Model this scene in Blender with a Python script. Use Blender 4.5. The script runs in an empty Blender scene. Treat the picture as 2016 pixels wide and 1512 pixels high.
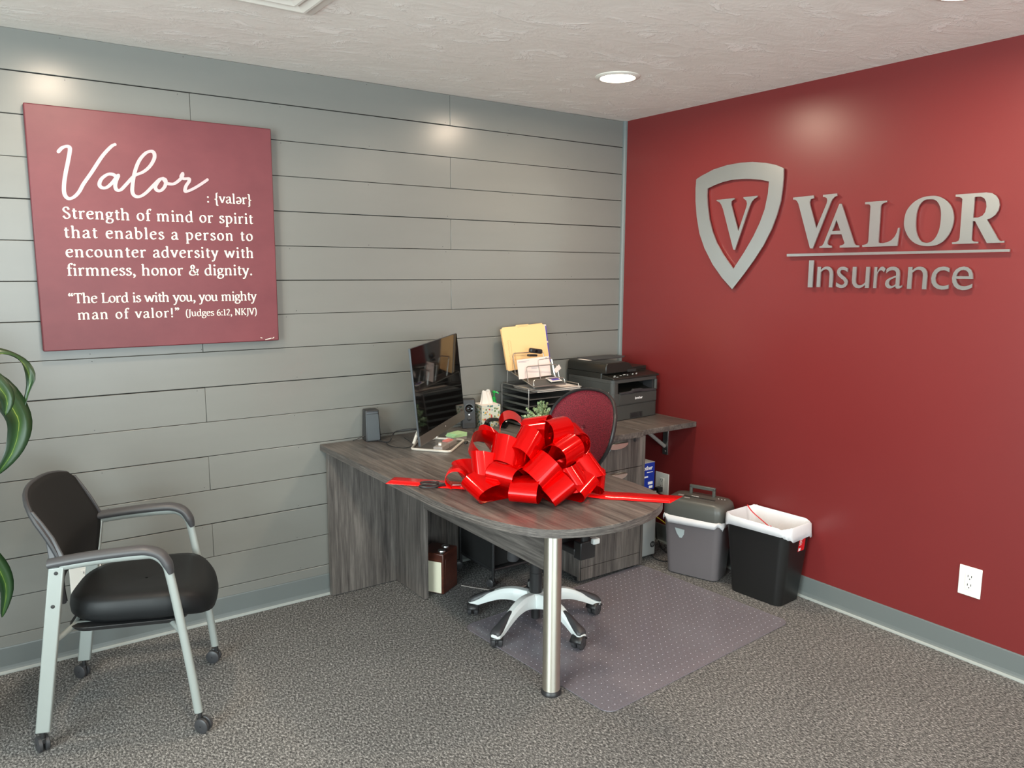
import bpy, bmesh, math, random
from math import sin, cos, pi, radians, hypot, atan2, sqrt
from mathutils import Vector, Matrix, Quaternion, geometry, noise
random.seed(7)
SC = bpy.context.scene
COL = SC.collection
H = 2.432            # ceiling height; corner of the two walls is the origin, room is x<0, y<0

# ------------------------------------------------------------------ camera, world, lights, exposure
cam = bpy.data.cameras.new('camera'); camo = bpy.data.objects.new('camera', cam); COL.objects.link(camo)
cam.sensor_width = 36; cam.lens = 1533.07/2016*36; cam.clip_start = .02
_r = Vector((0.81773826, -0.57557127, 0.00467341)); _u = Vector((0.07969998, 0.12126678, 0.98941512)); _b = Vector((-0.57004565, -0.80871013, 0.1450375))
camo.matrix_world = Matrix.Translation((-3.25171, -3.47737, 1.5729)) @ Matrix((_r, _u, _b)).transposed().to_4x4()
SC.camera = camo
SC.view_settings.view_transform = 'Standard'; SC.view_settings.look = 'None'
SC.view_settings.exposure = 0.46; SC.view_settings.gamma = 1; SC.view_settings.use_curve_mapping = False
w = bpy.data.worlds.new('world'); SC.world = w; w.use_nodes = True
w.node_tree.nodes['Background'].inputs[0].default_value = (.80, .92, 1.0, 1)
w.node_tree.nodes['Background'].inputs[1].default_value = 2.0

def area(name, loc, look, sx, sy, power, color, portal=False, shape='RECTANGLE', spread=180):
    l = bpy.data.lights.new(name, 'AREA'); l.shape = shape; l.size = sx; l.size_y = sy
    l.energy = power; l.color = color; l.spread = radians(spread)
    o = bpy.data.objects.new(name, l); COL.objects.link(o); o.location = loc
    o.rotation_euler = (Vector(look)-Vector(loc)).to_track_quat('-Z', 'Y').to_euler()
    return o
DAY = (.84, .98, 1.0)
WARM = (1.0, .80, .60)
area('daylight_left', (-5.62, -3.0, 1.35), (0, -3.0, 2.5), 2.3, 1.9, 150, DAY)
area('daylight_rear', (-2.9, -5.72, 1.35), (-2.9, 0, 2.5), 3.4, 1.9, 85, DAY)
CANS = [(-.765, -.76), (-2.85, -.78), (-.655, -2.20), (-2.85, -2.10), (-.66, -3.7), (-2.85, -3.7)]
for i, (cx, cy) in enumerate(CANS):
    area('can_lamp', (cx, cy, H-.0105), (cx, cy, 0), .14, .14, 10, WARM, shape='DISK', spread=175)

# ------------------------------------------------------------------ materials
def mat(name, col, rough=.5, metal=0, spec=.5, coat=0, bump=None, var=None, alpha=1, emit=None, sheen=0, trans=0, aniso=0):
    m = bpy.data.materials.new(name); m.use_nodes = True; nt = m.node_tree; b = nt.nodes['Principled BSDF']
    b.inputs['Base Color'].default_value = (*col, 1); b.inputs['Roughness'].default_value = rough
    b.inputs['Metallic'].default_value = metal; b.inputs['Specular IOR Level'].default_value = spec
    b.inputs['Coat Weight'].default_value = coat; b.inputs['Coat Roughness'].default_value = .08
    b.inputs['Alpha'].default_value = alpha; b.inputs['Sheen Weight'].default_value = sheen
    b.inputs['Transmission Weight'].default_value = trans; b.inputs['Anisotropic'].default_value = aniso; b.inputs['Anisotropic Rotation'].default_value = .25 if aniso else 0
    if emit: b.inputs['Emission Color'].default_value = (*emit[0], 1); b.inputs['Emission Strength'].default_value = emit[1]
    tc = nt.nodes.new('ShaderNodeTexCoord')
    def nz(scale, vec=(1, 1, 1), detail=3, rough_=.6, src='Object'):
        mp = nt.nodes.new('ShaderNodeMapping'); mp.inputs['Scale'].default_value = vec
        nt.links.new(tc.outputs[src], mp.inputs[0])
        n = nt.nodes.new('ShaderNodeTexNoise'); n.inputs['Scale'].default_value = scale
        n.inputs['Detail'].default_value = detail; n.inputs['Roughness'].default_value = rough_
        nt.links.new(mp.outputs[0], n.inputs['Vector']); return n.outputs['Fac']
    if var:   # (scale, vec, [(pos,color)...])
        f = nz(var[0], var[1], 4); cr = nt.nodes.new('ShaderNodeValToRGB'); e = cr.color_ramp.elements
        st = var[2]; e[0].position = st[0][0]; e[0].color = (*st[0][1], 1); e[1].position = st[-1][0]; e[1].color = (*st[-1][1], 1)
        for p, c in st[1:-1]: k = e.new(p); k.color = (*c, 1)
        nt.links.new(f, cr.inputs[0]); nt.links.new(cr.outputs[0], b.inputs['Base Color'])
    if bump:  # (scale, vec, strength, distance)
        f = nz(bump[0], bump[1], 4); bp = nt.nodes.new('ShaderNodeBump'); bp.inputs['Strength'].default_value = bump[2]
        bp.inputs['Distance'].default_value = bump[3]; nt.links.new(f, bp.inputs['Height']); nt.links.new(bp.outputs[0], b.inputs['Normal'])
    return m
def wood(name, vec, tint=1.22):
    a = (.060, .053, .049); c = (.100, .089, .081); d = (.150, .134, .121); k = (.030, .027, .026)
    t = lambda q: tuple(x*tint for x in q)
    m = mat(name, a, rough=.36, spec=.45, bump=(9, vec, .15, .001))
    nt = m.node_tree; b = nt.nodes['Principled BSDF']; tc = nt.nodes.new('ShaderNodeTexCoord')
    mp = nt.nodes.new('ShaderNodeMapping'); mp.inputs['Scale'].default_value = vec; nt.links.new(tc.outputs['Object'], mp.inputs[0])
    def n(s, det, dist=0):
        q = nt.nodes.new('ShaderNodeTexNoise'); q.inputs['Scale'].default_value = s; q.inputs['Detail'].default_value = det
        q.inputs['Roughness'].default_value = .65; q.inputs['Distortion'].default_value = dist
        nt.links.new(mp.outputs[0], q.inputs['Vector']); return q.outputs['Fac']
    mx = nt.nodes.new('ShaderNodeMath'); mx.operation = 'MULTIPLY_ADD'; nt.links.new(n(2.2, 4, .5), mx.inputs[0]); mx.inputs[1].default_value = .55
    m2 = nt.nodes.new('ShaderNodeMath'); m2.operation = 'MULTIPLY'; nt.links.new(n(10, 7, .3), m2.inputs[0]); m2.inputs[1].default_value = .55
    nt.links.new(m2.outputs[0], mx.inputs[2])
    cr = nt.nodes.new('ShaderNodeValToRGB'); e = cr.color_ramp.elements
    e[0].position = .38; e[0].color = (*t(k), 1); e[1].position = .70; e[1].color = (*t(d), 1)
    q = e.new(.49); q.color = (*t(a), 1); q = e.new(.6); q.color = (*t(c), 1)
    nt.links.new(mx.outputs[0], cr.inputs[0]); nt.links.new(cr.outputs[0], b.inputs['Base Color'])
    return m
M = {}
M['wood_y'] = wood('laminate_grain_along_y', (9, .5, 9))
M['wood_x'] = wood('laminate_grain_along_x', (.5, 9, 9))
M['wood_z'] = wood('laminate_grain_upright', (9, 9, .5))
M['red_wall'] = mat('burgundy_wall_paint', (.155, .0185, .020), rough=.34, spec=.5, bump=(220, (1, 1, 1), .12, .0006), var=(1.2, (1, 1, 1), [(.3, (.158, .0185, .0185)), (.7, (.168, .0195, .0195))]))
M['plain_wall'] = mat('warm_grey_wall_paint', (.42, .41, .38), rough=.6)
M['plank'] = mat('grey_painted_plank', (.185, .188, .175), rough=.27, spec=.5, bump=(3, (1, 1, 1), .25, .002), var=(1.6, (.5, 1, 3), [(.3, (.176, .179, .166)), (.7, (.193, .195, .180))]))
M['backing'] = mat('dark_wall_backing', (.03, .028, .026), rough=.9)
M['ceiling'] = None
M['carpet'] = None
M['trim'] = mat('grey_rubber_baseboard', (.135, .152, .150), rough=.42, bump=(30, (1, 1, 1), .1, .001))
M['toe'] = mat('pale_baseboard_toe', (.30, .325, .31), rough=.45)
M['white'] = mat('white_plastic', (.80, .79, .74), rough=.35)
M['white_metal'] = mat('white_painted_metal', (.74, .71, .64), rough=.4)
M['slot'] = mat('dark_slot', (.02, .02, .02), rough=.6)
M['lamp'] = mat('lamp_diffuser', (1, .95, .85), rough=.5, emit=((1, .86, .68), 22))
M['canvas'] = mat('maroon_canvas_print', (.15, .030, .038), rough=.45, bump=(400, (1, 1, 1), .3, .0005), var=(5, (1, 1, 1.5), [(.3, (.135, .026, .034)), (.7, (.165, .035, .043))]))
M['canvas_text'] = mat('cream_print', (.74, .70, .61), rough=.55)
M['canvas_script'] = mat('pink_white_print', (.56, .42, .44), rough=.55)
M['steel'] = mat('brushed_steel', (.56, .57, .56), rough=.28, metal=.95, bump=(60, (30, 1, 30), .05, .0004))
M['nickel'] = mat('brushed_nickel_leg', (.80, .77, .68), rough=.40, metal=1, aniso=.75, bump=(60, (8, 8, 40), .05, .0002))
M['black'] = mat('black_plastic', (.018, .018, .019), rough=.38, bump=(260, (1, 1, 1), .15, .0004))
M['black_gloss'] = mat('glossy_black', (.004, .004, .004), rough=.05, spec=.42)
M['black_fabric'] = mat('black_mesh_fabric', (.010, .010, .010), rough=.85, spec=.3, bump=(600, (1, 1, 1), .5, .0008))
M['seat_vinyl'] = mat('black_seat_fabric', (.008, .009, .010), rough=.5, spec=.3, bump=(350, (1, 1, 1), .3, .0005))
M['dark_grey'] = mat('dark_grey_plastic', (.038, .038, .041), rough=.42, bump=(200, (1, 1, 1), .15, .0004))
M['arm_grey'] = mat('grey_arm_plastic', (.060, .060, .064), rough=.42, bump=(250, (1, 1, 1), .2, .0004))
M['silver'] = mat('silver_painted_tube', (.36, .39, .37), rough=.38, metal=.35)
M['pale_base'] = mat('pale_grey_plastic', (.66, .70, .69), rough=.36)
M['maroon_mesh'] = None
M['ribbon'] = mat('glossy_red_ribbon', (.66, .0015, .0015), rough=.10, spec=.4, coat=0, metal=.55)
M['ribbon_tail'] = mat('red_ribbon_tail', (.80, .006, .006), rough=.2, spec=.4, metal=.2)
M['bin_grey'] = mat('grey_bin_plastic', (.125, .112, .118), rough=.4, bump=(250, (1, 1, 1), .2, .0004))
M['head_grey'] = mat('olive_grey_plastic', (.085, .088, .080), rough=.36, bump=(300, (1, 1, 1), .2, .0004))
M['bin_black'] = mat('black_bin_plastic', (.008, .008, .008), rough=.42, bump=(300, (1, 1, 1), .2, .0004))
M['liner'] = mat('white_bin_liner', (.74, .74, .76), rough=.42, bump=(14, (1, 1, .35), .7, .006))
M['red'] = mat('red_print', (.62, .012, .018), rough=.4)
M['red_pull'] = mat('red_drawstring', (.66, .05, .06), rough=.35)
M['window_clear'] = mat('pale_window_plastic', (.36, .42, .43), rough=.15, spec=.6)
M['printer_grey'] = mat('printer_dark_grey', (.048, .050, .047), rough=.48, bump=(300, (1, 1, 1), .25, .0004))
M['printer_black'] = mat('printer_black', (.012, .012, .010), rough=.35, bump=(300, (1, 1, 1), .3, .0004))
M['paper'] = mat('white_paper', (.72, .67, .62), rough=.7)
M['envelope'] = mat('pinkish_white_envelope', (.74, .62, .57), rough=.65)
M['manila'] = mat('manila_card', (.84, .55, .26), rough=.65)
M['ink'] = mat('pencil_ink', (.16, .11, .06), rough=.7)
M['ink_grey'] = mat('grey_print', (.35, .34, .38), rough=.7)
M['purple'] = mat('purple_card', (.09, .06, .42), rough=.5)
M['green_note'] = mat('green_sticky_paper', (.42, .66, .34), rough=.7)
M['pink_note'] = mat('pink_sticky_paper', (.72, .22, .20), rough=.7)
M['green_pump'] = mat('green_plastic', (.02, .42, .08), rough=.3)
M['tray_grey'] = mat('warm_grey_plastic', (.30, .27, .25), rough=.45)
M['wire'] = mat('silver_wire', (.48, .46, .43), rough=.3, metal=.85)
M['mesh_metal'] = mat('grey_mesh_metal', (.10, .10, .095), rough=.5, metal=.4, bump=(500, (1, 1, 1), .5, .001))
M['chrome_bezel'] = mat('graphite_bezel', (.16, .15, .14), rough=.35, metal=.5)
M['edge_grey'] = mat('graphite_side', (.07, .078, .085), rough=.35, metal=.4)
M['base_white'] = mat('satin_white_metal', (.64, .60, .53), rough=.3, metal=.2)
M['brown_wood'] = mat('brown_stained_wood', (.075, .022, .013), rough=.3, spec=.5, var=(5, (1, 1, 8), [(.35, (.045, .013, .009)), (.65, (.10, .030, .018))]))
M['cream'] = mat('cream_panel', (.72, .68, .52), rough=.5)
M['speaker_front'] = mat('speaker_grille', (.060, .070, .078), rough=.6, bump=(700, (1, 1, 1), .4, .0005))
M['blue_box'] = mat('blue_carton', (.010, .035, .30), rough=.4)
M['white_print'] = mat('white_print', (.80, .80, .80), rough=.5)
M['tower_grey'] = mat('silver_grey_case', (.46, .47, .46), rough=.4, metal=.3)
M['yellow'] = mat('yellow_cable_sheath', (.55, .44, .02), rough=.5)
M['leaf'] = None
M['stem'] = mat('plant_stem', (.10, .085, .03), rough=.7)
M['pot'] = mat('dark_planter', (.035, .033, .030), rough=.5)
M['soil'] = mat('soil', (.02, .014, .010), rough=1)
M['sage'] = mat('sage_leaf', (.30, .42, .22), rough=.6, var=(40, (1, 1, 1), [(.35, (.20, .31, .14)), (.65, (.45, .56, .34))]))
M['led'] = mat('white_led', (1, 1, 1), emit=((.9, 1, .95), 3))
M['tissue'] = mat('white_tissue', (.80, .74, .68), rough=.8)
M['glass'] = mat('window_glass', (1, 1, 1), rough=.02, trans=1)

def nodes(name):
    m = bpy.data.materials.new(name); m.use_nodes = True; return m, m.node_tree, m.node_tree.nodes['Principled BSDF']
def N(nt, t, **kw):
    n = nt.nodes.new(t)
    for k, v in kw.items():
        if k in n.inputs.keys() if hasattr(n.inputs, 'keys') else False: n.inputs[k].default_value = v
        else: setattr(n, k, v)
    return n
def ramp(nt, fac, st):
    cr = nt.nodes.new('ShaderNodeValToRGB'); e = cr.color_ramp.elements
    e[0].position = st[0][0]; e[0].color = (*st[0][1], 1); e[1].position = st[-1][0]; e[1].color = (*st[-1][1], 1)
    for p, c in st[1:-1]: k = e.new(p); k.color = (*c, 1)
    nt.links.new(fac, cr.inputs[0]); return cr.outputs[0]
# ceiling: hand-trowelled plaster
m, nt, b = nodes('trowelled_ceiling_plaster'); M['ceiling'] = m
tc = N(nt, 'ShaderNodeTexCoord'); mp = N(nt, 'ShaderNodeMapping'); mp.inputs['Scale'].default_value = (1, 1.7, 1); nt.links.new(tc.outputs['Object'], mp.inputs[0])
n1 = N(nt, 'ShaderNodeTexNoise'); n1.inputs['Scale'].default_value = 5.5; n1.inputs['Detail'].default_value = 8; n1.inputs['Roughness'].default_value = .68; n1.inputs['Distortion'].default_value = .5
nt.links.new(mp.outputs[0], n1.inputs['Vector'])
hgt = ramp(nt, n1.outputs['Fac'], [(.36, (0, 0, 0)), (.50, (.25, .25, .25)), (.56, (.35, .35, .35)), (.62, (1, 1, 1)), (.75, (.85, .85, .85))])
bp = N(nt, 'ShaderNodeBump'); bp.inputs['Strength'].default_value = .55; bp.inputs['Distance'].default_value = .006
nt.links.new(hgt, bp.inputs['Height']); nt.links.new(bp.outputs[0], b.inputs['Normal'])
nt.links.new(ramp(nt, n1.outputs['Fac'], [(.38, (.80, .755, .69)), (.56, (.84, .795, .73)), (.64, (.92, .88, .82))]), b.inputs['Base Color']); b.inputs['Roughness'].default_value = .75  # raised flecks paler: trowel highlights painted into the base colour
# carpet: heathered loop pile
m, nt, b = nodes('heathered_grey_carpet'); M['carpet'] = m
tc = N(nt, 'ShaderNodeTexCoord'); mp = N(nt, 'ShaderNodeMapping'); mp.inputs['Scale'].default_value = (1, .55, 1); mp.inputs['Rotation'].default_value = (0, 0, .6); nt.links.new(tc.outputs['Object'], mp.inputs[0])
n1 = N(nt, 'ShaderNodeTexNoise'); n1.inputs['Scale'].default_value = 150; n1.inputs['Detail'].default_value = 6; n1.inputs['Roughness'].default_value = .85; nt.links.new(mp.outputs[0], n1.inputs['Vector'])
n2 = N(nt, 'ShaderNodeTexNoise'); n2.inputs['Scale'].default_value = 3; n2.inputs['Detail'].default_value = 4; nt.links.new(tc.outputs['Object'], n2.inputs['Vector'])
c1 = ramp(nt, n1.outputs['Fac'], [(.36, (.020, .020, .021)), (.45, (.080, .080, .080)), (.54, (.225, .223, .218)), (.63, (.66, .65, .635))])
c2 = ramp(nt, n2.outputs['Fac'], [(.3, (.88, .88, .88)), (.7, (1, 1, 1))])
mxc = N(nt, 'ShaderNodeMix', data_type='RGBA', blend_type='MULTIPLY'); mxc.inputs[0].default_value = 1
nt.links.new(c1, mxc.inputs[6]); nt.links.new(c2, mxc.inputs[7]); nt.links.new(mxc.outputs[2], b.inputs['Base Color'])
bp = N(nt, 'ShaderNodeBump'); bp.inputs['Strength'].default_value = .8; bp.inputs['Distance'].default_value = .004
nt.links.new(n1.outputs['Fac'], bp.inputs['Height']); nt.links.new(bp.outputs[0], b.inputs['Normal']); b.inputs['Roughness'].default_value = .95; b.inputs['Specular IOR Level'].default_value = .1
# maroon woven mesh
m, nt, b = nodes('maroon_woven_mesh'); M['maroon_mesh'] = m
tc = N(nt, 'ShaderNodeTexCoord')
n1 = N(nt, 'ShaderNodeTexVoronoi'); n1.inputs['Scale'].default_value = 210; nt.links.new(tc.outputs['Object'], n1.inputs['Vector'])
nt.links.new(ramp(nt, n1.outputs['Distance'], [(.15, (.022, .002, .005)), (.55, (.19, .014, .028))]), b.inputs['Base Color'])
bp = N(nt, 'ShaderNodeBump'); bp.inputs['Strength'].default_value = .6; bp.inputs['Distance'].default_value = .002; nt.links.new(n1.outputs['Distance'], bp.inputs['Height']); nt.links.new(bp.outputs[0], b.inputs['Normal']); b.inputs['Roughness'].default_value = .5
# leaf with pale midrib (UV across the blade)
m, nt, b = nodes('broad_leaf'); M['leaf'] = m
tc = N(nt, 'ShaderNodeTexCoord'); sp = N(nt, 'ShaderNodeSeparateXYZ'); nt.links.new(tc.outputs['UV'], sp.inputs[0])
n1 = N(nt, 'ShaderNodeTexNoise'); n1.inputs['Scale'].default_value = 9; nt.links.new(tc.outputs['UV'], n1.inputs['Vector'])
ad = N(nt, 'ShaderNodeMath', operation='MULTIPLY_ADD'); nt.links.new(n1.outputs['Fac'], ad.inputs[0]); ad.inputs[1].default_value = .10; nt.links.new(sp.outputs[0], ad.inputs[2])
nt.links.new(ramp(nt, ad.outputs[0], [(.0, (.010, .026, .011)), (.42, (.022, .060, .018)), (.53, (.035, .095, .018)), (.546, (.30, .38, .08)), (.560, (.035, .095, .018)), (.7, (.018, .052, .017)), (1, (.010, .026, .011))]), b.inputs['Base Color'])
b.inputs['Roughness'].default_value = .32
# translucent chair mat
m, nt, b = nodes('frosted_vinyl_mat'); M['vinyl'] = m
b.inputs['Base Color'].default_value = (.30, .285, .32, 1); b.inputs['Roughness'].default_value = .20; b.inputs['Specular IOR Level'].default_value = .6
tr = N(nt, 'ShaderNodeBsdfTransparent'); tr.inputs[0].default_value = (.86, .82, .86, 1)
mx = N(nt, 'ShaderNodeMixShader'); mx.inputs[0].default_value = .48; out = nt.nodes['Material Output']
nt.links.new(tr.outputs[0], mx.inputs[1]); nt.links.new(b.outputs[0], mx.inputs[2]); nt.links.new(mx.outputs[0], out.inputs[0])
M['cleat'] = mat('mat_cleat', (.66, .65, .70), rough=.3)
# floral carton
m, nt, b = nodes('floral_print_carton'); M['floral'] = m
tc = N(nt, 'ShaderNodeTexCoord'); vo = N(nt, 'ShaderNodeTexVoronoi'); vo.inputs['Scale'].default_value = 80; nt.links.new(tc.outputs['Object'], vo.inputs['Vector'])
hs = N(nt, 'ShaderNodeSeparateColor'); nt.links.new(vo.outputs['Color'], hs.inputs[0])
pal = N(nt, 'ShaderNodeValToRGB'); pal.color_ramp.interpolation = 'CONSTANT'; e = pal.color_ramp.elements
e[0].position = 0; e[0].color = (.50, .06, .04, 1); e[1].position = .2; e[1].color = (.62, .40, .10, 1)
for p, c in ((.38, (.10, .22, .24)), (.6, (.16, .24, .12)), (.8, (.62, .62, .52))): k = e.new(p); k.color = (*c, 1)
nt.links.new(hs.outputs[0], pal.inputs[0])
lt = N(nt, 'ShaderNodeMath', operation='LESS_THAN'); lt.inputs[1].default_value = .48; nt.links.new(vo.outputs['Distance'], lt.inputs[0])
mx = N(nt, 'ShaderNodeMix', data_type='RGBA'); nt.links.new(lt.outputs[0], mx.inputs[0]); mx.inputs[6].default_value = (.62, .62, .52, 1); nt.links.new(pal.outputs[0], mx.inputs[7])
nt.links.new(mx.outputs[2], b.inputs['Base Color']); b.inputs['Roughness'].default_value = .6

# ------------------------------------------------------------------ mesh helpers
class MB:
    def __init__(s): s.v = []; s.f = []; s.uv = None
    def add(s, vs, fs):
        o = len(s.v); s.v += [tuple(v) for v in vs]; s.f += [tuple(i+o for i in f) for f in fs]; return s
    def box(s, c, d, rz=0, mtx=None):
        x, y, z = (k/2 for k in d); P = [(a*x, e*y, g*z) for a in (-1, 1) for e in (-1, 1) for g in (-1, 1)]
        R = mtx if mtx else Matrix.Rotation(rz, 3, 'Z')
        P = [R @ Vector(p)+Vector(c) for p in P]
        return s.add(P, [(0, 1, 3, 2), (4, 6, 7, 5), (0, 4, 5, 1), (2, 3, 7, 6), (0, 2, 6, 4), (1, 5, 7, 3)])
    def bx(s, x0, x1, y0, y1, z0, z1): return s.box(((x0+x1)/2, (y0+y1)/2, (z0+z1)/2), (abs(x1-x0), abs(y1-y0), abs(z1-z0)))
    def tube(s, pts, r, n=10, closed=False, sx=1, sy=1, up=None, cap=True):
        P = [Vector(p) for p in pts]; k = len(P); R = r if isinstance(r, (list, tuple)) else [r]*k
        T = []
        for i in range(k):
            a = P[(i-1) % k] if (closed or i) else P[0]; c = P[(i+1) % k] if (closed or i < k-1) else P[-1]
            T.append((c-a).normalized())
        u = Vector(up) if up else (Vector((0, 0, 1)) if abs(T[0].z) < .9 else Vector((1, 0, 0)))
        u = (u-T[0]*u.dot(T[0])).normalized(); vs = []
        for i in range(k):
            if i and not up: u = T[i-1].rotation_difference(T[i]) @ u
            elif up: u = Vector(up)
            u = (u-T[i]*u.dot(T[i])).normalized(); w_ = T[i].cross(u)
            for j in range(n):
                a = 2*pi*(j+.5)/n; vs.append(P[i]+(u*cos(a)*sx+w_*sin(a)*sy)*R[i])
        fs = []
        for i in range(k if closed else k-1):
            for j in range(n):
                a = i*n+j; b_ = i*n+(j+1) % n; c = ((i+1) % k)*n+(j+1) % n; d = ((i+1) % k)*n+j; fs.append((a, b_, c, d))
        if not closed and cap: fs += [tuple(range(n-1, -1, -1)), tuple(range((k-1)*n, k*n))]
        return s.add(vs, fs)
    def lathe(s, prof, n=24, c=(0, 0, 0), axis=(0, 0, 1), cap=True):
        q = Vector((0, 0, 1)).rotation_difference(Vector(axis)); vs = []; fs = []
        for (r, z) in prof:
            for j in range(n): vs.append(q @ Vector((r*cos(2*pi*j/n), r*sin(2*pi*j/n), z))+Vector(c))
        for i in range(len(prof)-1):
            for j in range(n): fs.append((i*n+j, i*n+(j+1) % n, (i+1)*n+(j+1) % n, (i+1)*n+j))
        if cap: fs += [tuple(range(n-1, -1, -1)), tuple(range((len(prof)-1)*n, len(prof)*n))]
        return s.add(vs, fs)
    def prism(s, loops, f0, f1):
        # loops: outline then holes as 2-D points; f0/f1 map (a,b) to back/front 3-D points
        tri = geometry.tessellate_polygon([[Vector((a, b_, 0)) for a, b_ in L] for L in loops])
        flat = [p for L in loops for p in L]; n = len(flat)
        vs = [f0(*p) for p in flat]+[f1(*p) for p in flat]; fs = []
        for t in tri: fs += [tuple(t), tuple(i+n for i in reversed(t))]
        o = 0
        for L in loops:
            k = len(L)
            for i in range(k): fs.append((o+i, o+(i+1) % k, o+(i+1) % k+n, o+i+n))
            o += k
        return s.add(vs, fs)
    def grid(s, fn, nu, nv, closed_u=False):
        vs = [fn(i/(nu if closed_u else nu-1), j/(nv-1)) for j in range(nv) for i in range(nu)]; fs = []
        for j in range(nv-1):
            for i in range(nu if closed_u else nu-1):
                a = j*nu+i; b_ = j*nu+(i+1) % nu; fs.append((a, b_, b_+nu, a+nu))
        return s.add(vs, fs)
    def ribbon(s, pts, hw):   # flat 2-D stroke in local xy (z kept) with half widths
        P = [Vector((p[0], p[1], 0)) for p in pts]; k = len(P); vs = []
        for i in range(k):
            t = (P[min(i+1, k-1)]-P[max(i-1, 0)]); t = t.normalized() if t.length else Vector((1, 0, 0))
            n_ = Vector((-t.y, t.x, 0)); h = hw(t) if callable(hw) else hw
            vs += [P[i]+n_*h, P[i]-n_*h]
        return s.add(vs, [(2*i, 2*i+1, 2*i+3, 2*i+2) for i in range(k-1)])
    def xf(s, fn): s.v = [tuple(fn(Vector(v))) for v in s.v]; return s
def obj(name, mb, m, parent=None, smooth=False, bevel=0, solid=0, sub=0, seg=2, angle=38):
    me = bpy.data.meshes.new(name); me.from_pydata([tuple(v) for v in mb.v], [], mb.f)
    bm = bmesh.new(); bm.from_mesh(me); bmesh.ops.recalc_face_normals(bm, faces=bm.faces); bm.to_mesh(me); bm.free()
    mats = m if isinstance(m, (list, tuple)) else [m]
    for k in mats: me.materials.append(M[k] if isinstance(k, str) else k)
    o = bpy.data.objects.new(name, me); COL.objects.link(o)
    if parent: o.parent = parent
    if solid: q = o.modifiers.new('s', 'SOLIDIFY'); q.thickness = solid; q.offset = 0
    if bevel:
        q = o.modifiers.new('b', 'BEVEL'); q.width = bevel; q.segments = seg; q.limit_method = 'ANGLE'; q.angle_limit = radians(30)
    if sub: q = o.modifiers.new('d', 'SUBSURF'); q.levels = sub; q.render_levels = sub
    if smooth or bevel:
        me.shade_smooth()
        try: me.set_sharp_from_angle(angle=radians(angle))
        except Exception: pass
    return o
def tag(o, label=None, cat=None, group=None, kind=None):
    if label: o['label'] = label
    if cat: o['category'] = cat
    if group: o['group'] = group
    if kind: o['kind'] = kind
    return o
def thing(name, label, cat, loc=(0, 0, 0), rz=0, group=None):
    o = bpy.data.objects.new(name, None); COL.objects.link(o); o.empty_display_size = .05
    o.location = loc; o.rotation_euler = (0, 0, rz); return tag(o, label, cat, group)
def struct(name, mb, m, parent=None, **kw):
    o = obj(name, mb, m, parent, **kw)
    if not parent: o['kind'] = 'structure'
    return o
def rrect(x0, x1, y0, y1, r, n=5):
    L = []
    for cx, cy, a0 in ((x1-r, y1-r, 0), (x0+r, y1-r, pi/2), (x0+r, y0+r, pi), (x1-r, y0+r, 3*pi/2)):
        for i in range(n+1): a = a0+pi/2*i/n; L.append((cx+r*cos(a), cy+r*sin(a)))
    return L
def smoothpts(P, n=6, closed=False):
    P = [Vector(p) for p in P]; k = len(P); out_ = []
    rng = range(k if closed else k-1)
    for i in rng:
        g = (lambda q: P[q % k]) if closed else (lambda q: P[max(0, min(k-1, q))])
        a, b_, c, d = g(i-1), g(i), g(i+1), g(i+2)
        for j in range(n):
            t = j/n; out_.append(.5*((2*b_)+(c-a)*t+(2*a-5*b_+4*c-d)*t*t+(3*b_-a-3*c+d)*t**3))
    if not closed: out_.append(P[-1])
    return out_
def text_mb(body, size=1.0, ext=0.0, shear=0.0, bold=0.0, space=1.0):
    cu = bpy.data.curves.new('t', 'FONT'); cu.body = body; cu.size = size; cu.extrude = ext; cu.shear = shear; cu.offset = bold
    cu.space_character = space; cu.resolution_u = 4
    ob = bpy.data.objects.new('t', cu); COL.objects.link(ob)
    dg = bpy.context.evaluated_depsgraph_get(); ev = ob.evaluated_get(dg); me = ev.to_mesh()
    mb = MB().add([v.co.copy() for v in me.vertices], [tuple(p.vertices) for p in me.polygons]); ev.to_mesh_clear()
    bpy.data.objects.remove(ob); bpy.data.curves.remove(cu); return mb
def fit(mb, fn, w_=None, h_=None):   # normalise bbox to 0..1 (or to given size) then map
    xs = [v[0] for v in mb.v]; ys = [v[1] for v in mb.v]; x0, x1, y0, y1 = min(xs), max(xs), min(ys), max(ys)
    return mb.xf(lambda v: fn((v[0]-x0)/max(x1-x0, 1e-6), (v[1]-y0)/max(y1-y0, 1e-6), v[2]))
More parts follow.
